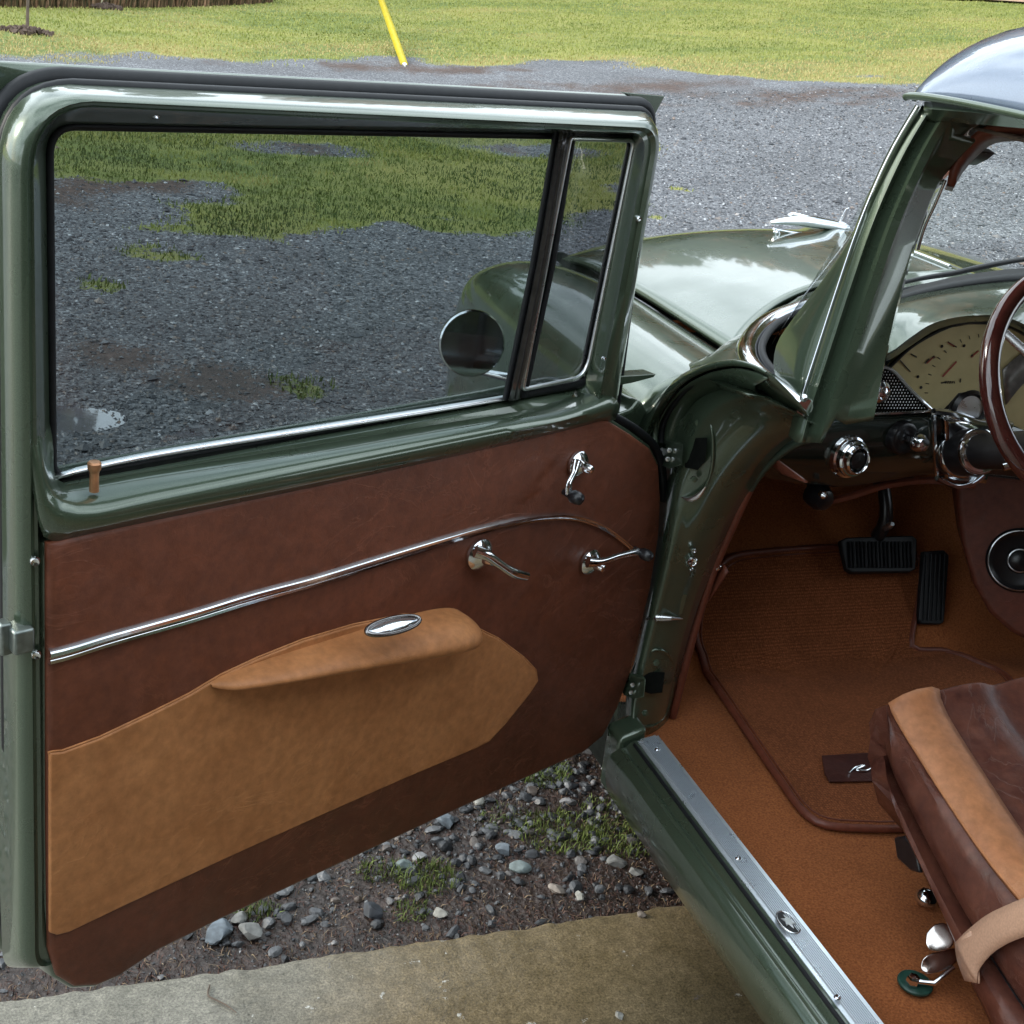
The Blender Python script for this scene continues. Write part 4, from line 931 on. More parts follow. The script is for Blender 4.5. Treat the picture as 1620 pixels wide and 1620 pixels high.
for p in inn: p[2] = floor_z(p[1]) + .10 * math.exp(-((p[0] - 2.42) / .16) ** 4) + .0135
tube('edge_stitching', inn, .0018, M_LVINYL, fm, 6, True)
f_ = PZ(.315)
plate('heel_patch', [f_(*p) for p in ((1300, 1197), (1410, 1190), (1410, 1236), (1312, 1238), (1304, 1225))], (0, 0, .003), M_PATCH, fm, bevel=.001)
tube('script_emblem', cr_spline([f_(*p) + np.array([0, 0, .006]) for p in ((1343, 1226), (1352, 1218), (1366, 1216), (1352, 1222), (1366, 1224), (1376, 1220), (1384, 1212), (1396, 1210), (1386, 1216), (1396, 1218), (1408, 1206))], 40), [.002, .003, .0022, .003, .0015], M_CHROME, fm, 8)
V, F = tube_geo(cr_spline([f_(*p) + np.array([0, 0, .006]) for p in ((1398, 1204), (1404, 1194), (1412, 1200))], 10), .003, 8); mk('script_emblem', V, F, M_CHROME, fm)

# right-hand console with round speaker
cf = PN((2.10, 2.06, .55), (-.6, -.75, .25))
plate('speaker_box', [cf(*p) for p in ((1512, 700), (1514, 800), (1522, 860), (1540, 925), (1566, 972), (1600, 1002), (1680, 1045), (1760, 1045), (1760, 700))], (.06, .10, 0), M_LVINYL, car, bevel=.012)
spc = cf(1613, 886); sn_ = np.array([-.6, -.75, .25])
V, F = lathe_geo([(.070, 0), (.072, .006), (.066, .012), (.058, .006), (.054, .004), (.03, .002), (.022, .010), (.004, .014)], spc, sn_, 36); spk = mk('speaker', V, F, M_BLACK, car)
for rr_ in (.066, .025):
    L = []; nn = sn_ / np.linalg.norm(sn_); uu = np.cross(nn, [0, 0, 1]); uu /= np.linalg.norm(uu); ww = np.cross(nn, uu)
    L = [spc + nn * .012 + rr_ * (math.cos(t) * uu + math.sin(t) * ww) for t in np.linspace(0, 6.283, 40, endpoint=False)]
    tube('speaker_ring', L, .0018, M_STEEL, spk, 6, True)
# pedals
bp = PN((1.93, 2.20, .50), (0, -.8, .6)); V, F = prism([bp(*p) for p in ((1330, 855), (1340, 850), (1444, 847), (1451, 853), (1449, 900), (1440, 905), (1348, 906), (1340, 900))], (0, .012, -.010))
brk = mk('brake_pedal', V, F, M_RUBBER, car, bevel=.003)
for i in range(17):
    x0 = 1343 + i * 6.1; tube('pedal_rib', [bp(x0, 857) + (0, -.003, .002), bp(x0 + 2, 898) + (0, -.003, .002)], .0028, M_RUBBER, brk, 6)
pa = bp(1392, 852); tube('pedal_arm', cr_spline([pa + (0, .01, 0), pa + (0, .0, .06), pa + (-.005, .06, .16), pa + (-.01, .16, .30)], 14), [.016, .014, .012, .012], M_BLACK, brk, 10)
V, F = lathe_geo([(.006, 0), (.008, .02), (.005, .03)], pa + (-.004, -.012, .03), (0, -.6, .6), 12); mk('pedal_pin', V, F, M_STEEL, brk)
gp_ = PN((2.0, 2.14, .42), (0, -.85, .5)); V, F = prism([gp_(*p) for p in ((1462, 872), (1494, 870), (1502, 878), (1494, 984), (1488, 988), (1458, 987), (1454, 980))], (0, .012, -.008))
gas = mk('accelerator_pedal', V, F, M_RUBBER, car, bevel=.003)
for i in range(5):
    x0 = 1466 + i * 7; tube('pedal_rib', [gp_(x0, 877) + (0, -.002, .001), gp_(x0 - 5, 981) + (0, -.002, .001)], .0022, M_RUBBER, gas, 6)

# ---- dashboard ----------------------------------------------------------
yd = 1.96
D_ = PY(yd)
top_rows = [([(1392, 478), (1440, 462), (1500, 450), (1560, 441), (1620, 436), (1720, 432), (1850, 432)], PY(2.16)),
            ([(1388, 492), (1440, 480), (1500, 468), (1560, 461), (1620, 457), (1720, 455), (1850, 455)], PY(2.08)),
            ([(1384, 508), (1440, 494), (1500, 484), (1560, 479), (1620, 479), (1720, 482), (1850, 482)], PY(2.02)),
            ([(1378, 540), (1425, 524), (1465, 504), (1510, 492), (1560, 488), (1620, 496), (1720, 530)], PY(1.95)),
            ([(1374, 568), (1410, 556), (1440, 534), (1480, 510), (1540, 499), (1605, 506), (1700, 560)], PY(1.915)),
            ([(1372, 580), (1410, 568), (1444, 545), (1486, 520), (1542, 509), (1602, 517), (1690, 570)], PY(1.93)),
            ([(1372, 578), (1412, 566), (1446, 543), (1488, 519), (1542, 508), (1600, 516), (1686, 568)], PY(1.99))]
rails('dash_top', top_rows, M_PAINT, car, 36, smooth=60, solid=.003)
rails('dash_defroster_strip', [([(1385, 474), (1440, 455), (1500, 440), (1560, 430), (1620, 424), (1760, 418)], PY(2.19)), ([(1385, 484), (1440, 468), (1500, 455), (1560, 446), (1620, 441), (1760, 437)], PY(2.13))], M_RUBBER, car, 20, solid=.012)
fan = [(1408, 582), (1422, 566), (1445, 548), (1470, 532), (1500, 519), (1540, 512), (1575, 513), (1610, 524), (1660, 552), (1700, 590), (1640, 690), (1575, 660), (1562, 632), (1540, 618), (1516, 622), (1500, 640), (1488, 652), (1476, 648)]
V, F = prism([D_(*p) for p in fan], (0, .012, 0)); clu = mk('instrument_cluster', V, F, M_CREAM, car, smooth=20)
D2 = PY(yd - .0015)
def ptube(name, pts, r, mat, par, f=D2, n=14, seg=6, off=(0, 0, 0)): return tube(name, cr_spline([f(*p) + np.array(off) for p in pts], n), r, mat, par, seg)
ptube('cluster_bezel_and_shade', [(1365, 583), (1406, 582), (1440, 616), (1476, 650)], .0035, M_STEEL, clu)
ptube('cluster_bezel_and_shade', [(1408, 580), (1445, 546), (1500, 517), (1542, 510), (1610, 522), (1700, 588)], .004, M_BLACK, clu, n=30)  # black tube drawn in for the shadow arc above the dial
def tick(pts, r=.0012, mat=M_BLACK): ptube('gauge_mark', pts, r, mat, clu, n=4, seg=5)
for a in [((1424, 570), (1440, 588)), ((1489, 606), (1497, 605)), ((1519, 605), (1520, 599)), ((1441, 560), (1450, 565)), ((1463, 575), (1470, 568)), ((1500, 541), (1513, 549))]: tick(a)
for i in range(6): tick(((1495 + i * 2.8, 603), (1496.4 + i * 2.8, 606.5)), .0009)
for i in range(15):
    a = math.radians(205 - i * 9); cxp, cyp = 1560, 625; tick(((cxp + 92 * math.cos(a), cyp - 92 * math.sin(a)), (cxp + 97 * math.cos(a), cyp - 97 * math.sin(a))), .0008)
for px, py in ((1477, 565), (1490, 548), (1525, 547), (1538, 563), (1452, 596), (1457, 613), (1597, 578), (1575, 550)):
    V, F = lathe_geo([(.0032, 0), (.0028, .001)], D2(px, py), (0, -1, 0), 10); mk('gauge_dot', V, F, M_BLACK, clu)
tick(((1491, 596), (1513, 572)), .0018, M_RED); tick(((1466, 575), (1478, 564)), .0013, M_RED); tick(((1536, 565), (1548, 555)), .0016, M_RED); tick(((1500, 542), (1510, 548)), .0012, M_RED)
rails('gauge_band', [([(1585, 585), (1620, 555), (1680, 520)], D2), ([(1590, 640), (1625, 600), (1690, 560)], D2)], M_GREY, clu, 10, solid=.003)
V, F = lathe_geo([(.036, -.01), (.040, .004), (.034, .012), (.030, .004), (.002, .003)], D_(1531, 648), (-.05, -1, .1), 30); g_ = mk('clock_gauge', V, F, M_BLACK, car)
V, F = lathe_geo([(.029, 0), (.002, .001)], D_(1531, 648) + (0, -.005, 0), (-.05, -1, .1), 26); mk('gauge_lens', V, F, M_STEEL, g_)
# patterned insert left of the cluster
ins = [(1362, 584), (1406, 584), (1440, 618), (1474, 650), (1360, 656)]
V, F = prism([PY(1.968)(*p) for p in ins], (0, .01, 0)); insert = mk('dash_insert', V, F, M_DARK, car, smooth=20)
gg = []; f2 = PY(1.965)
for i in range(24):
    for j in range(14):
        px = 1362 + i * 4.8 + (j % 2) * 2.4; py = 588 + j * 4.8
        if py < 650 and (px - 1406) < (py - 584) * 1.02 and px > 1362:
            c = f2(px, py); gg.append((np.array([c + (-.0016, 0, 0), c + (0, 0, -.0018), c + (.0016, 0, 0), c + (0, 0, .0018), c + (0, -.0014, 0)]), [(0, 1, 4), (1, 2, 4), (2, 3, 4), (3, 0, 4)]))
V, F = join(gg); o = mk('insert_studs', V, F, M_STEEL, insert, smooth=0); o['kind'] = 'stuff'
ptube('trim_strip', [(1356, 656), (1420, 653), (1476, 650)], .0032, M_CHROME, car, n=8)
# lower dash panel
rails('lower_dash', [([(1180, 690), (1250, 668), (1330, 658), (1410, 655), (1476, 652), (1560, 655), (1700, 700)], PY(1.965)),
                     ([(1183, 705), (1250, 684), (1330, 674), (1410, 671), (1476, 668), (1560, 672), (1700, 716)], PY(1.955)),
                     ([(1190, 735), (1250, 728), (1330, 726), (1410, 722), (1476, 718), (1560, 722), (1700, 740)], PY(1.955)),
                     ([(1195, 752), (1250, 760), (1330, 768), (1410, 758), (1476, 748), (1560, 752), (1700, 770)], PY(1.975)),
                     ([(1200, 756), (1250, 766), (1330, 775), (1410, 764), (1476, 754), (1560, 758), (1700, 776)], PY(2.02))],
      plain('black_green_enamel', (.020, .032, .026, 1), .25, .3, 40, .05, .2, Coat_Weight=1.0), car, 30, smooth=50, solid=.004)
ptube('lower_dash_lip', [(1300, 795), (1345, 785), (1400, 768), (1470, 760), (1540, 768)], .008, M_LVINYL, car, PY(2.0))
DK = PY(1.95)
ax1 = np.array([.10, -1, .12])
V, F = lathe_geo([(.040, -.012), (.0425, .0), (.040, .008), (.036, .010), (.035, .020), (.0325, .024), (.030, .024), (.0275, .031), (.024, .034), (.0215, .030), (.019, .020), (.004, .018)], DK(1341, 722), ax1, 40); kn = mk('headlight_knob', V, F, M_CHROME, car, smooth=25)
V, F = lathe_geo([(.0185, 0), (.016, .006), (.002, .008)], DK(1341, 722) + ax1 * .024, ax1, 26); mk('knob_face', V, F, M_BLACK, kn)
V, F = lathe_geo([(.033, -.01), (.033, .004), (.030, .010), (.024, .012), (.018, .010), (.004, .008)], DK(1427, 692), ax1, 32); k2 = mk('wiper_knob', V, F, M_BLACK, car)
V, F = lathe_geo([(.008, 0), (.010, .020), (.017, .030), (.018, .045), (.012, .056), (.003, .058)], DK(1430, 692), ax1, 22); mk('knob_cap', V, F, M_CHROME, k2)
V, F = lathe_geo([(.008, -.01), (.010, .012), (.019, .016), (.020, .026), (.013, .034), (.010, .032), (.003, .036)], DK(1380, 616), ax1, 22); mk('dash_knob', V, F, M_CHROME, car)
V, F = lathe_geo([(.006, -.01), (.007, .03), (.011, .034), (.011, .040), (.003, .044)], DK(1352, 622), (-.3, -1, .3), 16); mk('ignition_switch', V, F, M_CHROME, car)
V, F = lathe_geo([(.024, -.02), (.026, .005), (.02, .02), (.01, .024)], PY(2.0)(1296, 786), (.1, -1, 0), 18); mk('vent_pull', V, F, M_BLACK, car)
V, F = lathe_geo([(.006, 0), (.008, .012), (.003, .018)], PY(1.97)(1298, 780), (.1, -1, 0), 12); mk('pull_tip', V, F, M_CHROME, car)
# column bracket and column
ptube('bracket_edge', [(1477, 652), (1478, 700), (1482, 758)], .005, M_CHROME, car, PY(1.95))
ptube('bracket_edge', [(1477, 651), (1510, 655), (1550, 668), (1600, 672)], .007, M_CHROME, car, PY(1.93))
rails('column_bracket', [([(1480, 655), (1482, 700), (1486, 755)], PY(1.955)), ([(1500, 658), (1502, 700), (1502, 758)], PY(1.93)), ([(1560, 668), (1575, 700), (1560, 765)], PY(1.93))], M_CHROME, car, 12, solid=.004)
ptube('bracket_foot', [(1482, 756), (1510, 768), (1535, 766), (1556, 752)], .006, M_CHROME, car, PY(1.93))
HUB = np.array([1.70, 1.56, 1.005]); C0 = PY(1.93)(1522, 716); C1 = HUB
cdir = (C1 - C0); cl_ = np.linalg.norm(cdir); cdir /= cl_
V, F = lathe_geo([(.046, -.03), (.046, .03), (.040, .05), (.034, .06), (.034, cl_ * .8), (.04, cl_ * .82), (.042, cl_ * .95), (.02, cl_)], C0, cdir, 30); colm = mk('steering_column', V, F, M_BLACK, car)
V, F = lathe_geo([(.047, -.012), (.050, -.008), (.050, .0), (.047, .004)], C0, cdir, 30); mk('column_collar', V, F, M_CHROME, colm)
V, F = lathe_geo([(.041, .045), (.044, .05), (.044, .058), (.038, .062)], C0, cdir, 30); mk('column_collar', V, F, M_CHROME, colm)
tube('turn_signal_lever', [C0 + cdir * (cl_ * .75), C0 + cdir * (cl_ * .72) + (-.05, -.0, -.02), C0 + cdir * (cl_ * .7) + (-.10, .01, -.04)], [.004, .004, .007], M_CHROME, colm, 8)
# steering wheel
WD = np.array([-.0, -.86, .5]); WD /= np.linalg.norm(WD); 
uu = np.array([1., 0, 0]); ww = np.cross(WD, uu)
RW = .195; WC = PX(1.492)(1566, 610) + np.array([RW, 0, 0])
rim = [WC + RW * (math.cos(t) * uu + math.sin(t) * ww) for t in np.linspace(0, 6.283, 72, endpoint=False)]
whl = tube('steering_wheel', rim, .0165, M_WOOD, car, 16, True)
V, F = lathe_geo([(.05, -.05), (.055, -.02), (.05, 0), (.03, .012), (.002, .015)], WC - WD * .01, WD, 30); mk('hub', V, F, M_CHROME, whl)
for a in (150, 270, 30):
    a = math.radians(a); d_ = math.cos(a) * uu + math.sin(a) * ww; tube('spoke', [WC + d_ * .04 - WD * .02, WC + d_ * .12 - WD * .012, WC + d_ * (RW - .006)], [.012, .009, .008], M_STEEL, whl, 10, flat=.4, up=WD)

# ---- seat ---------------------------------------------------------------
Bp = [(1411, 1112), (1418, 1130), (1440, 1168), (1500, 1262), (1560, 1350), (1620, 1424), (1720, 1540), (1860, 1690)]
Ap = [(1478, 1092), (1482, 1112), (1500, 1150), (1560, 1245), (1620, 1335), (1700, 1430), (1800, 1540), (1960, 1720)]
Cp = [(1402, 1118), (1408, 1150), (1428, 1190), (1482, 1290), (1540, 1385), (1600, 1465), (1690, 1580), (1820, 1740)]
C2 = [(1404, 1140), (1412, 1190), (1432, 1235), (1478, 1325), (1528, 1415), (1580, 1490), (1660, 1600), (1790, 1760)]
Ep = [(1407, 1190), (1420, 1232), (1444, 1282), (1485, 1362), (1530, 1448), (1572, 1518), (1640, 1620), (1770, 1790)]
F1 = [(1400, 1205), (1410, 1250), (1432, 1300), (1472, 1385), (1516, 1470), (1552, 1540), (1620, 1650), (1750, 1820)]
G1 = [(1402, 1225), (1414, 1275), (1436, 1325), (1474, 1405), (1512, 1490), (1545, 1560), (1610, 1680), (1740, 1850)]
H1 = [(1412, 1262), (1425, 1305), (1446, 1350), (1482, 1425), (1514, 1500), (1548, 1580), (1612, 1700), (1742, 1870)]
nS = 44
seat = empty('seat', (1.95, 1.0, .3), car)
A3 = cr_spline([PX(1.375)(*p) for p in Ap], nS); B3 = cr_spline([PX(1.30)(*p) for p in Bp], nS)
Cm = cr_spline([PX(1.285)(*p) for p in Cp], nS); C23 = cr_spline([PX(1.278)(*p) for p in C2], nS); E3 = cr_spline([PX(1.305)(*p) for p in Ep], nS)
F3 = cr_spline([PX(1.275)(*p) for p in F1], nS); G3 = cr_spline([PX(1.272)(*p) for p in G1], nS); H3 = cr_spline([PX(1.30)(*p) for p in H1], nS)
def seat_top(s):                          # rails moving right from the tan band's inner edge
    q = A3.copy(); q[:, 0] += s; return q
band = [A3 + np.array([.004, 0, .001]), (A3 * .85 + B3 * .15) + np.array([0, 0, .009]), (A3 + B3) / 2 + np.array([0, 0, .012]), (A3 * .2 + B3 * .8) + np.array([0, 0, .009]), B3 + np.array([0, 0, .002]), B3 + np.array([.004, 0, -.006])]
def capfront(rows, drop=.05, back=.12):   # round each rail's front end down so the cushion is closed
    out = []
    for r_ in rows:
        f = r_[0]; d = np.array([0, .02, -.02]); e = np.array([0, .026, -drop])
        out.append(np.concatenate([[f + e + np.array([.03 if back < .1 else 0, -.05 if back < .1 else 0, -back])], [f + e], [f + d], r_]))
    return out
V, F = loft(band); mk('cushion_band', V, F, M_LTAN2, seat, smooth=60, solid=.006)
V, F = tube_geo(B3 + np.array([-.003, 0, .001]), .004, 8); mk('piping', V, F, M_LTAN2, seat)
upper = capfront([B3 + np.array([.006, 0, -.004]), Cm * .5 + B3 * .5 + np.array([-.006, 0, 0]), Cm, C23, C23 * .4 + E3 * .6 + np.array([-.008, 0, 0]), E3, E3 + np.array([.02, 0, .0])], .05, .03)
V, F = loft(upper); mk('side_bolster', V, F, M_LSEAT, seat, smooth=60)
lower = capfront([E3 + np.array([.012, 0, .002]), E3 * .6 + F3 * .4 + np.array([-.008, 0, 0]), F3, G3, H3, H3 + np.array([.06, 0, -.02])], .03, .03)
V, F = loft(lower); mk('lower_bolster', V, F, M_LSEAT, seat, smooth=60)
tube('bolster_seam', E3 + np.array([-.001, 0, 0]), .0025, M_BLACK, seat, 6)
tops = []
for s in list(np.linspace(0, .12, 7)) + list(np.linspace(.16, 1.25, 22)):
    q = seat_top(s); q[:, 2] += .012 * math.sin(min(1, s / .1) * math.pi / 2) - .012 * math.exp(-((s - .125) / .012) ** 2)
    if s > .125: q[:, 2] += .010 * abs(math.sin((s - .125) / .14 * math.pi)) - .004
    q[:, 2] += (fbm(q[:, 0], q[:, 1], 14, 12) - .5) * .012 * (s > .01)
    tops.append(q)
tops = capfront(tops, .05); V, F = loft(tops); mk('cushion_top', V, F, M_LSEAT, seat, smooth=70, subsurf=1)
hk = cr_spline([PX(1.38)(*p) for p in ((1484, 1112), (1478, 1105), (1490, 1098), (1500, 1092))], 10)
plate('seat_frame', [(1.42, 1.36, .30), (2.5, 1.36, .30), (2.5, 1.36, .40), (1.42, 1.36, .40)], (0, -1.2, 0), M_DARK, seat, bevel=.01)
plate('seat_rail_foot', [PX(1.315)(*p) for p in ((1413, 1325), (1430, 1322), (1450, 1350), (1455, 1382), (1440, 1378), (1418, 1358))], (.03, 0, 0), M_BLACK, seat, bevel=.004)
V, F = lathe_geo([(.018, 0), (.017, .010), (.010, .018), (.002, .02)], PZ(.31)(1464, 1424), (0, 0, 1), 18); mk('seat_track_cap', V, F, M_CHROME, seat)
# back rest behind the view
plate('backrest', [(1.3, .60, .50), (2.6, .60, .50), (2.6, .42, 1.1), (1.3, .42, 1.1)], (0, -.14, 0), M_LSEAT, seat, bevel=.04, bseg=4)
# seat belt: webbing wrapped over the bolster, buckle, floor anchor
M_BUCK = chrome('warm_nickel', (.74, .68, .64, 1), .16)
belt = empty('seat_belt', PZ(.31)(1447, 1557), car)
wa = cr_spline([PX(1.262)(*p) for p in ((1510, 1492), (1532, 1470), (1560, 1448), (1592, 1432), (1626, 1418), (1680, 1400))], 26)
wb2 = cr_spline([PX(1.255)(*p) for p in ((1545, 1556), (1548, 1535), (1570, 1508), (1600, 1490), (1634, 1478), (1690, 1462))], 26)
V, F = loft([wa, wa * .67 + wb2 * .33 + np.array([-.004, -.002, 0]), wa * .33 + wb2 * .67 + np.array([-.004, -.002, 0]), wb2]); mk('webbing', V, F, M_WEB, belt, solid=.002, smooth=70)
t0 = [PX(1.262)(*p) for p in ((1510, 1492), (1514, 1520), (1526, 1552))]; t1 = [PX(1.258)(*p) for p in ((1535, 1472), (1546, 1520), (1549, 1556))]
V, F = loft([cr_spline(t0, 10), cr_spline(t1, 10)]); mk('webbing_tail', V, F, M_WEB, belt, solid=.002, smooth=70)
V, F = prism(oval(PZ(.305)(1447, 1557), .026, .026, .304), (0, 0, .006)); mk('anchor_washer', V, F, plain('dark_green_enamel', (.02, .06, .045, 1), .3), belt, bevel=.002)
V, F = lathe_geo([(.010, 0), (.010, .010), (.007, .014), (.003, .015)], PZ(.311)(1443, 1556), (0, 0, 1), 6); mk('anchor_bolt', V, F, M_CHROME, belt)
def shell(pts, zs, name):
    Q = [PZ(z)(*p) for p, z in zip(pts, zs)]; return plate(name, Q, (0.002, 0.003, .009), M_BUCK, belt, bevel=0, subsurf=2, smooth=180)
shell([(1452, 1540), (1455, 1522), (1470, 1512), (1500, 1508), (1518, 1500), (1520, 1520), (1508, 1535), (1480, 1545), (1462, 1548)], [.33, .345, .35, .35, .35, .34, .335, .33, .33], 'buckle_latch')
shell([(1462, 1500), (1461, 1480), (1475, 1467), (1495, 1460), (1508, 1478), (1512, 1498), (1500, 1510), (1478, 1512), (1466, 1508)], [.36, .37, .38, .385, .38, .37, .36, .355, .355], 'buckle_cover')
tube('buckle_stem', [PZ(.315)(1445, 1552), PZ(.325)(1478, 1556), PZ(.34)(1508, 1530)], [.005, .004, .004], M_CHROME, belt, 8)

# ---- hood ornament, wiper -------------------------------------------
oc = np.array([1.99, 2.90, 0]); oc[2] = hoodz(1.99, 2.90) + .03
def orn(px, py): return PN((1.99, 2.90, 1.1), (.3, -.95, 0))(px, py)
orm = empty('hood_ornament', (1.99, 2.9, 1.03), car)
body_ = [orn(*p) for p in ((1218, 352), (1240, 350), (1270, 350), (1300, 354), (1340, 360))]
tube('fuselage', cr_spline(body_, 20), [.004, .012, .015, .013, .009], M_CHROME, orm, 14)
wg = [orn(*p) for p in ((1246, 341), (1256, 337), (1300, 346), (1340, 355), (1328, 360), (1262, 353))]
V, F = prism(wg, (.004, .012, .002)); mk('wing', V, F, M_CHROME, orm, bevel=.003)
tube('base_strip', cr_spline([orn(*p) for p in ((1224, 362), (1262, 369), (1300, 371), (1342, 371))], 14), [.003, .0045, .0045, .003], M_CHROME, orm, 8)
V, F = prism([orn(*p) for p in ((1326, 352), (1338, 330), (1344, 328), (1338, 348), (1342, 360))], (.01, .012, 0)); mk('tail_fin', V, F, M_CHROME, orm, bevel=.002)
tube('pedestal', cr_spline([orn(*p) for p in ((1230, 366), (1234, 378), (1244, 384), (1250, 380))], 12), [.006, .005, .004, .003], M_CHROME, orm, 8)
for i in range(2): 
    pp = [orn(*p) + np.array([0, .0, .0]) for p in (((1225, 366), (1232, 380), (1246, 386)), ((1340, 362), (1336, 370), (1330, 374)))[i]]
    tube('pedestal_trim', cr_spline(pp, 8), .003, M_CHROME, orm, 8)
wp = cr_spline([PY(2.30)(*p) for p in ((1408, 452), (1460, 440), (1510, 432), (1545, 424), (1620, 410), (1700, 404))], 20)
wiper = tube('wiper', wp, [.004, .006, .007, .006, .006], M_BLACK, car, 8)
tube('wiper_blade', cr_spline([PY(2.25)(*p) for p in ((1412, 462), (1460, 452), (1520, 443), (1600, 430), (1680, 424))], 20), .0045, M_RUBBER, wiper, 8)
tube('hood_centre_trim', [(2.02, y, hoodz(2.02, y) + .003) for y in np.linspace(2.44, 2.82, 12)], .005, M_CHROME, car, 8)

# ================================================================== THE DOOR
Mt = DOORM
def dpts(px, n=0.0): return [DL(*p, n) for p in px]
def drails(name, specs, mat, par, n=30, **kw):
    R = [cr_spline(dpts(px, nn), n) for px, nn in specs]; V, F = loft(R); return mk(name, V, F, mat, par, Mt, kw.pop('smooth', 50), **kw)
panel = [(78, 862), (140, 847), (300, 812), (500, 768), (700, 724), (850, 690), (945, 666), (965, 668), (1000, 690), (1030, 712), (1043, 738), (1046, 790), (1043, 850), (1030, 930), (1012, 1005), (996, 1070), (978, 1120),
         (955, 1165), (925, 1190), (840, 1228), (700, 1292), (500, 1385), (350, 1455), (250, 1505), (190, 1545), (155, 1560), (120, 1562), (92, 1545), (80, 1505), (78, 1300), (78, 1080)]
def grow(P, d):           # outward offset of a closed outline in the door's (u, v) plane
    P = np.array(P); n = len(P); o = []
    A = sum(P[i][0] * P[(i + 1) % n][2] - P[(i + 1) % n][0] * P[i][2] for i in range(n)); sg = 1 if A < 0 else -1
    for i in range(n):
        e = P[(i + 1) % n] - P[i - 1]; nn = np.array([-e[2], 0, e[0]]) * sg; nn /= np.linalg.norm(nn) + 1e-9
        o.append(P[i] + nn * d)
    return np.array(o)
def closed_shape(px, n, per=4):   # polyline resample that keeps the corners
    P = dpts(px, n); out = []
    for i in range(len(P)):
        a, b = np.array(P[i]), np.array(P[(i + 1) % len(P)])
        for t in np.linspace(0, 1, per, endpoint=False): out.append(a + (b - a) * t)
    return np.array(out)
def at_n(P, n): P = P.copy(); P[:, 1] = -n; return P
P_ = closed_shape(panel, 0.0)
lp = [at_n(grow(P_, -.02), -.005), at_n(grow(P_, .0015), -.004), at_n(grow(P_, .006), -.008), at_n(grow(P_, .010), -.03), at_n(grow(P_, .014), -.085), at_n(grow(P_, .012), -.10), at_n(grow(P_, -.03), -.10)]
V, F = loft(lp, closed=True); door = mk('door', V, F, M_PAINT, car, Mt, smooth=50)
door['label'] = 'open driver door with brown and tan leather trim'
UM = P_[:, 0].max()
def gc_(d):
    G = grow(P_, d); k = G[:, 0] > UM - .16; G[k] = P_[k]; return G
V, F = loft([at_n(grow(P_, -.03), -.10), at_n(gc_(.020), -.106), at_n(gc_(.032), -.112), at_n(gc_(.036), -.120), at_n(gc_(.03), -.126)], closed=True)
sk = mk('outer_skin', V, F, M_PAINT, door, Mt, smooth=50)
V, F = prism(at_n(gc_(.03), -.1262), (0, .006, 0)); mk('outer_panel', V, F, M_PAINT, door, Mt, smooth=30)
# black weather strip around the lower door (rear, bottom and front)
wsx = grow(P_, .014)[10 * 4: -1]; wsx = at_n(wsx, -.098)
V, F = tube_geo(wsx, .0115, 10); mk('weather_strip', V, F, M_RUBBER, door, Mt, smooth=60)
# upholstery
PU = closed_shape(panel, .008)
up_l = [at_n(PU, -.003), at_n(grow(PU, .001), .003), at_n(grow(PU, -.001), .006), at_n(grow(PU, -.006), .0085)]
V, F = loft(up_l, closed=True); k0 = len(V) - len(PU); F = list(F) + [tuple(range(k0, k0 + len(PU)))]
mk('door_card', V, F, M_LBROWN, door, Mt, smooth=50)
tan = [(79, 1192), (100, 1190), (160, 1168), (240, 1130), (300, 1100), (350, 1070), (410, 1042), (480, 1014), (560, 990), (640, 974), (700, 975), (745, 990), (790, 1012), (830, 1042), (849, 1062), (851, 1078), (838, 1098), (800, 1145), (775, 1172), (740, 1190),
       (640, 1232), (500, 1294), (350, 1362), (200, 1432), (110, 1475), (90, 1480), (79, 1476)]
T_ = closed_shape(tan, .012)
plate('map_panel', at_n(T_, .006), (0, -.0065, 0), M_LTAN, door, Mt, bevel=.0025, bseg=3, smooth=30)
V, F = tube_geo(at_n(grow(T_, .001), .0095)[:76], .0016, 6); mk('panel_piping', V, F, M_LTAN, door, Mt, smooth=60)
# chrome moulding (two ridges)
ch = [(78, 1041), (110, 1033), (170, 1014), (240, 994), (310, 974), (400, 946), (500, 919), (600, 888), (700, 857), (760, 839), (820, 825), (860, 819), (900, 818), (935, 826), (960, 838), (985, 856), (1005, 874)]
Ctr = cr_spline(dpts(ch, .012), 70); w_ = np.interp(np.linspace(0, 1, 70), [0, .1, .5, .8, 1], [.0095, .009, .0078, .0056, .0045])
T2 = np.gradient(Ctr, axis=0); T2 /= np.linalg.norm(T2, axis=1)[:, None]; S2 = np.cross(T2, [0, 1, 0])
rowsC = [Ctr + S2 * (w_ * a)[:, None] + np.array([0, -b, 0]) for a, b in ((-1.05, -.006), (-1, 0), (-.7, .0035), (-.25, .0035), (-.08, .0012), (.08, .0012), (.25, .0038), (.7, .0035), (1, 0), (1.05, -.006))]
V, F = loft(rowsC); mk('chrome_moulding', V, F, M_CHROME, door, Mt, smooth=35)
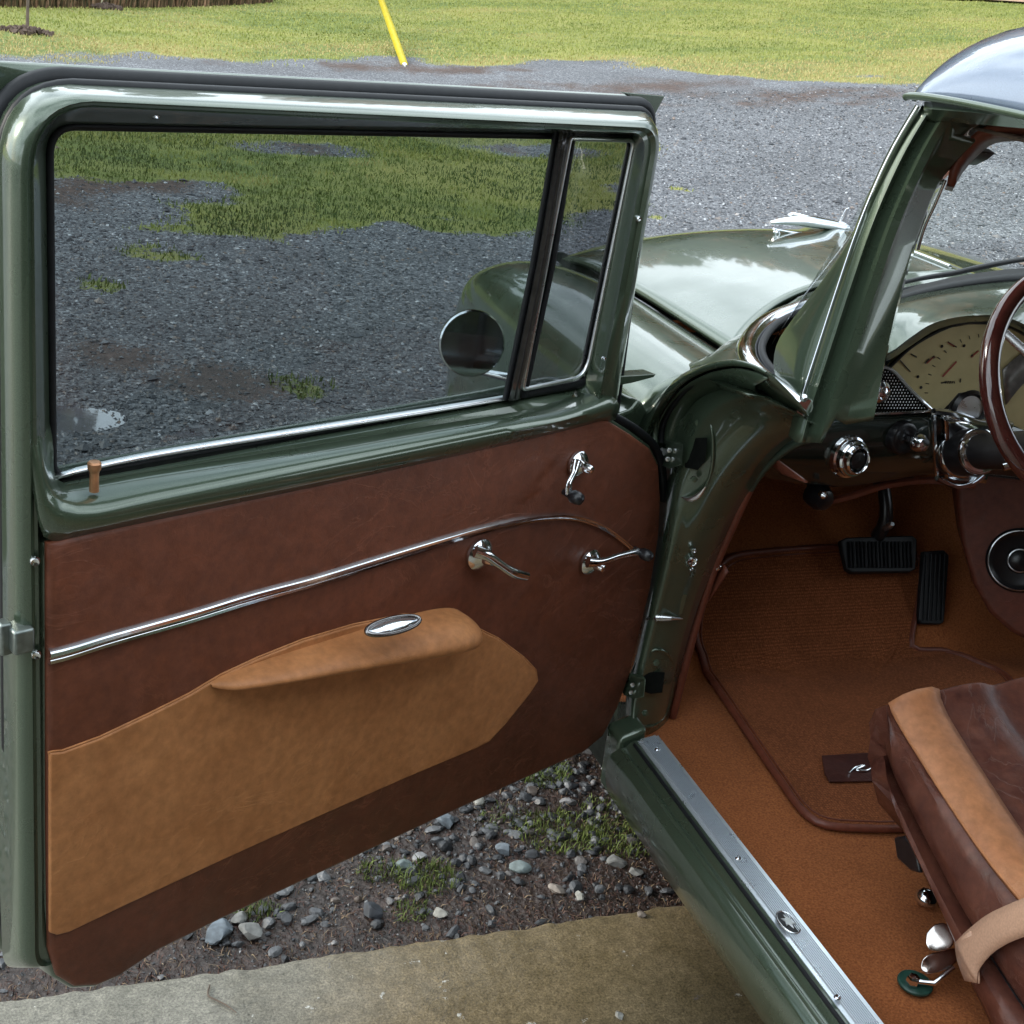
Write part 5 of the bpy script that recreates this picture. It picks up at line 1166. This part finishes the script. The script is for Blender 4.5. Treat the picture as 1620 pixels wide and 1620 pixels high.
# arm rest
ar = [((346, 1098), .003, .004), ((354, 1095), .006, .014), ((375, 1088), .009, .030), ((430, 1070), .012, .046), ((500, 1050), .015, .058), ((580, 1029), .020, .068), ((650, 1013), .0265, .074), ((700, 1003), .029, .074), ((730, 1000), .027, .064), ((748, 1000), .015, .038), ((752, 1000), .004, .02)]
L = []
for (p, hw, dp) in ar:
    c = np.array(DL(*p, .03)); row = []
    for t in np.linspace(0, math.pi, 17):
        row.append((c[0], -.010 - dp * math.sin(t) ** .75, c[2] + .004 + hw * math.cos(t) * (1.0 if t < math.pi / 2 else .9)))
    L.append(row)
R17 = [cr_spline([L[i][j] for i in range(len(ar))], 50) for j in range(17)]
V, F = loft(R17); arm = mk('arm_rest', V, F, M_LTAN, door, Mt, smooth=70)
base_c = np.array(DL(622, 993, .078))
ov = []
for t in np.linspace(0, 6.283, 36, endpoint=False):
    ov.append((base_c[0] + .047 * math.cos(t), base_c[1] + .010 * math.sin(t) * 1.0, base_c[2] + .0035 + .0055 * math.sin(t) - .003 * math.cos(t)))
ov = np.array(ov); mc = ov.mean(0)
V, F = tube_geo(ov, .0035, 8, True); mk('ashtray_rim', V, F, plain('dull_nickel', (.25, .24, .24, 1), .25, 1), arm, Mt, smooth=60)
V, F = loft([ov, mc + (ov - mc) * .8 + np.array([0, -.003, .001]), mc + (ov - mc) * .45 + np.array([0, -.004, .0015]), mc + (ov - mc) * .02 + np.array([0, -.004, .0015])], closed=True); mk('ashtray_lid', V, F, M_CHROME, arm, Mt, smooth=60)
# cranks and handle
def dl3(px, py, n): return np.array(DL(px, py, n))
AXN = (0, -1, 0)
def crank(bpx, kpx, path_n, rb, name, knobr, lever):
    c = dl3(*bpx, .010); V, F = lathe_geo([(rb * 1.2, 0), (rb * 1.2, .005), (rb * 1.0, .010), (rb * .8, .013), (rb * .5, .018), (rb * .42, .026), (rb * .3, .032), (.002, .034)], c, AXN, 28)
    o = mk(name, V, F, M_CHROME, door, Mt, smooth=30)
    P = [dl3(*p, n) for p, n in lever]; tube('crank_arm', cr_spline(P, 18), path_n, M_CHROME, o, 12, M=Mt, flat=.65, up=(0, -1, 0))
    if knobr:
        k = dl3(*kpx, lever[-1][1]); V, F = lathe_geo([(knobr * .5, -.012), (knobr * .6, 0), (knobr, .008), (knobr * 1.02, .016), (knobr * .8, .024), (.002, .028)], k, AXN, 20); mk('crank_knob', V, F, M_BLACK, o, Mt, smooth=60)
    return o
crank((913, 733), (901, 782), [.0095, .007, .0065, .007], .018, 'vent_window_crank', .0105, [((913, 730), .036), ((908, 748), .042), ((900, 765), .048), ((900, 780), .050)])
crank((932, 888), (1012, 873), [.010, .006, .006, .0075], .019, 'window_crank', .010, [((930, 889), .038), ((950, 889), .044), ((978, 880), .048), ((1008, 873), .050)])
crank((757, 876), None, [.010, .0075, .0070, .0085, .007], .021, 'door_handle', 0, [((752, 872), .034), ((770, 878), .042), ((790, 892), .046), ((812, 906), .048), ((834, 912), .046)])
# belt rail: green sill of the window
belt_rows = [[(72, 640, -.062), (84, 700, -.044), (87, 752, -.044), (110, 766, -.042), (250, 742, -.042), (500, 702, -.042), (700, 668, -.042), (820, 646, -.044), (900, 622, -.048), (945, 608, -.048)],
             [(67, 640, -.048), (78, 700, -.042), (84, 760, -.034), (114, 776, -.030), (250, 752, -.028), (500, 711, -.028), (700, 676, -.028), (820, 655, -.03), (900, 634, -.03), (955, 616, -.03)],
             [(60, 640, -.034), (70, 710, -.020), (84, 770, -.010), (124, 790, -.004), (250, 765, -.004), (500, 718, -.004), (700, 681, -.004), (820, 660, -.004), (900, 645, -.004), (965, 625, -.004)],
             [(52, 640, -.012), (64, 720, -.001), (80, 790, .006), (134, 808, .014), (250, 783, .014), (500, 733, .014), (700, 694, .014), (820, 671, .014), (900, 655, .014), (975, 632, .010)],
             [(47, 640, -.014), (60, 740, .002), (78, 806, .008), (138, 822, .018), (250, 798, .020), (500, 748, .02), (700, 706, .02), (820, 681, .02), (900, 663, .02), (980, 640, .014)],
             [(42, 640, -.008), (58, 770, .002), (78, 826, .008), (138, 836, .012), (250, 812, .014), (500, 762, .014), (700, 720, .014), (820, 693, .014), (900, 675, .014), (978, 652, .01)],
             [(34, 640, -.010), (54, 790, .000), (76, 856, .003), (138, 846, .004), (250, 824, .004), (500, 773, .004), (700, 729, .004), (820, 701, .004), (900, 682, .004), (974, 664, .002)]]
V, F = loft([cr_spline([DL(*p) for p in r_], 60) for r_ in belt_rows]); mk('belt_rail', V, F, M_PAINT, door, Mt, solid=.004, smooth=60)
V, F = loft([cr_spline(dpts([(88, 750), (110, 742), (250, 712), (500, 672), (700, 641), (815, 622)], -.052), 30), cr_spline(dpts([(88, 757), (110, 750), (250, 722), (500, 682), (700, 650), (815, 630)], -.046), 30)]); mk('glass_seal_strip', V, F, M_STEEL, door, Mt, solid=.003)
V, F = loft([cr_spline(dpts([(84, 754), (110, 750), (250, 722), (500, 681), (700, 649), (815, 630)], -.060), 30), cr_spline(dpts([(84, 772), (110, 770), (250, 746), (500, 706), (700, 671), (815, 650)], -.044), 30)]); mk('window_slot', V, F, M_DARK, door, Mt, solid=.003)
# window frame : nested closed loops from the outer skin to the glass channel
def loopd(TL, TR, BR, BL, rad, n): return rloop([np.array(DL(*TL, n)), np.array(DL(*TR, n)), np.array(DL(*BR, n)), np.array(DL(*BL, n))], rad, 10, 16)
fl = [loopd((-58, 93), (1040, 152), (975, 668), (-58, 900), [.012, .008, .02, .02], -.112),
      loopd((-56, 97), (1036, 156), (973, 668), (-56, 900), [.012, .008, .02, .02], -.104),
      loopd((-22, 112), (1030, 162), (972, 666), (-22, 880), [.07, .03, .02, .02], -.100),
      loopd((-8, 122), (1034, 172), (972, 664), (4, 1562), [.075, .035, .02, 0.06], -.070),
      loopd((0, 132), (1040, 180), (972, 664), (16, 1563), [.075, .035, .02, 0.06], -.040),
      loopd((12, 142), (1048, 192), (972, 662), (30, 1562), [.075, .038, .02, 0.058], -.014),
      loopd((30, 149), (1049, 199), (968, 660), (44, 1560), [.074, .040, .02, 0.055], -.002),
      loopd((42, 155), (1044, 203), (962, 656), (56, 1556), [.070, .038, .02, 0.05], .001),
      loopd((47, 162), (1036, 208), (954, 650), (62, 1550), [.066, .036, .02, 0.05], -.005),
      loopd((52, 165), (1026, 211), (945, 646), (68, 1545), [.062, .034, .02, 0.05], -.003),
      loopd((60, 176), (1018, 214), (936, 636), (74, 1000), [.050, .028, .02, .02], -.026),
      loopd((67, 190), (1008, 213), (926, 622), (74, 772), [.034, .022, .02, .02], -.040),
      loopd((72, 196), (1002, 215), (920, 612), (80, 762), [.030, .018, .02, .02], -.056)]
# cut the loops at the bottom: below the belt they would lie inside the lower door
V, F = loft(fl, closed=True); mk('window_frame', V, F, M_PAINT, door, Mt, smooth=55)
def openloop(l, keep=lambda p: p[2] > 1.0): return np.array([p for p in l])
wsL = loopd((-14, 118), (1030, 166), (968, 662), (2, 1200), [.075, .034, .02, .02], -.086)
q_ = np.roll(wsL, 0, 0)
V, F = tube_geo(q_, .0115, 12, True); mk('frame_weather_strip', V, F, M_RUBBER, door, Mt, smooth=70)
wsL2 = loopd((2, 130), (1032, 176), (966, 660), (12, 1200), [.075, .034, .02, .02], -.058)
V, F = tube_geo(wsL2, .007, 10, True); mk('frame_inner_seal', V, F, M_RUBBER, door, Mt, smooth=70)
inseal = loopd((78, 199), (999, 218), (917, 608), (84, 757), [.028, .016, .02, .02], -.056)
V, F = tube_geo(inseal, .0045, 8, True); mk('glass_run_seal', V, F, M_RUBBER, door, Mt, smooth=70)
# pointed rear-top tip of the outer skin at the front upper corner
plate('drip_corner', dpts([(985, 146), (1052, 152), (1034, 186), (1010, 160)], -.10), (0, .008, 0), M_PAINT, door, Mt, bevel=.001)
# glass panes
gl = dpts([(70, 190), (888, 200), (812, 640), (76, 770)], -.058); plate('window_glass', gl, (0, .004, 0), M_GLASS, door, Mt, bevel=0, smooth=0)
vg = dpts([(905, 222), (1000, 226), (925, 592), (832, 612)], -.050)
Vv = np.array(vg); hinge_c = Vv.mean(0)
plate('vent_glass', vg, (0, .004, 0), M_VENT, door, Mt, bevel=0, smooth=0)
# division bar and vent frame
def dbar(name, pts, r, mat, n, seg=8, flat=1.0): V, F = tube_geo([np.array(DL(*p, n)) for p in pts], r, seg, flat=flat, up=(0, -1, 0)); return mk(name, V, F, mat, door, Mt, smooth=50)
drails('division_bar', [([(882, 203), (845, 420), (800, 634)], -.052), ([(887, 203), (850, 420), (806, 634)], -.034), ([(892, 204), (856, 420), (812, 634)], -.031), ([(894, 204), (859, 420), (815, 634)], -.036), ([(898, 205), (863, 420), (819, 632)], -.034), ([(904, 205), (871, 420), (826, 632)], -.052)], plain('dark_stainless', (.16, .155, .16, 1), .25, .9), door, 14, smooth=25, solid=.002)
dbar('division_seal', [(881, 203), (843, 420), (799, 632)], .0045, M_RUBBER, -.047)
dbar('division_seal', [(908, 206), (874, 420), (829, 628)], .0045, M_RUBBER, -.047)
vf = rloop([np.array(DL(*p, -.044)) for p in ((902, 219), (1004, 222), (927, 596), (827, 616))], [.004, .014, .03, .006], 8, 10)
V, F = tube_geo(vf, .0035, 8, True); mk('vent_frame', V, F, M_STEEL, door, Mt, smooth=60)
vf2 = rloop([np.array(DL(*p, -.052)) for p in ((896, 212), (1010, 216), (934, 604), (822, 624))], [.004, .016, .03, .006], 8, 10)
V, F = tube_geo(vf2, .0075, 8, True); mk('vent_seal', V, F, M_RUBBER, door, Mt, smooth=60)
# lock knob
kb = np.array(DL(149, 772, -.010)); V, F = lathe_geo([(.0055, -.004), (.0052, .018), (.0060, .021), (.0075, .023), (.0078, .030), (.006, .032), (.002, .0325)], kb, (0, 0, 1), 20); mk('lock_knob', V, F, M_COPPER, door, Mt)
# screws
def dscrew(px, py, n, r=.0048, ax=AXN):
    V, F = lathe_geo([(r, -.002), (r, .001), (r * .75, .003), (r * .25, .0022)], DL(px, py, n), ax, 14); mk('screw', V, F, M_CHROME, door, Mt)
for a in ((91, 832, .0, .0055), (247, 181, -.028), (588, 190, -.028), (852, 197, -.028), (1010, 346, -.003), (955, 567, .0, .003)): dscrew(*a)
def endp(px, py):           # a point on the door's rear end face (u ~ -0.012)
    r = ray(px, py); p0 = DP + DD * -.0125; t = ((p0 - CP) @ DD) / (r @ DD); p = CP + r * t; return np.array([(p - DP) @ DD, -((p - DP) @ DN), p[2]])
for px, py, nn_ in ((55, 888, .0015), (24, 954, -.030), (57, 1036, .0015)):
    V, F = lathe_geo([(.006, -.002), (.006, .001), (.0045, .0035), (.0015, .002)], DL(px, py, nn_), (-.35, -.9, 0), 14); mk('screw', V, F, M_CHROME, door, Mt)
lc = np.array(DL(46, 1003, -.006)); V, F = box_geo(lc + np.array([-.012, 0, 0]), .024, .030, .030); lt = mk('door_latch', V, F, M_LATCH, door, Mt, bevel=.003)
V, F = box_geo(lc + np.array([-.026, .008, 0]), .014, .018, .040); mk('latch_bolt', V, F, M_LATCH, lt, Mt, bevel=.003)
# outside mirror (on the far side, seen through the glass)
mc_ = np.array(DL(746, 543, -.20)); md = np.array([-.50, -.85, .10]); md /= np.linalg.norm(md)
V, F = lathe_geo([(.010, -.035), (.035, -.026), (.050, -.010), (.0545, 0), (.054, .004), (.0515, .006)], mc_, md, 40); mir = mk('side_mirror', V, F, M_CHROME, door, Mt)
V, F = lathe_geo([(.0515, 0), (.003, .0005)], mc_ + md * .005, md, 40); mk('mirror_glass', V, F, chrome('dark_mirror', (.03, .033, .045, 1), .02), mir, Mt, smooth=10)  # mirror colour set near black in place of a dark reflection
tube('mirror_stem', [mc_ + np.array([.0, .03, -.02]), mc_ + np.array([.05, .02, -.06]), np.array(DL(818, 600, -.14))], [.006, .006, .008], M_CHROME, mir, 10, M=Mt)
# front belt corner fillers between door and fender
plate('door_front_flange', dpts([(968, 660), (1000, 648), (1012, 632), (1020, 640), (1034, 668), (1046, 700), (1046, 720), (1012, 690)], -.06), (0, .05, 0), M_PAINT, door, Mt, bevel=.006)
V, F = tube_geo(cr_spline(dpts([(962, 655), (985, 668), (1010, 684), (1034, 706), (1046, 740), (1049, 790)], -.018), 20), .0085, 10); mk('front_edge_seal', V, F, M_RUBBER, door, Mt, smooth=60)
plate('belt_flange', dpts([(962, 597), (1010, 594), (1038, 592), (1034, 597), (1000, 606), (966, 612)], -.07), (0, .03, 0), M_PAINT, door, Mt, bevel=.001)

V, F = tube_geo(cr_spline([PZ(.003)(*p) for p in ((332, 1558), (329, 1574), (344, 1583), (358, 1590), (374, 1602))], 16), [.0012, .0015, .0008], 6)
tw = mk('twig', V, F, M_BARK, None); tag(tw, 'thin bent dark twig lying on the grey concrete slab', 'twig')
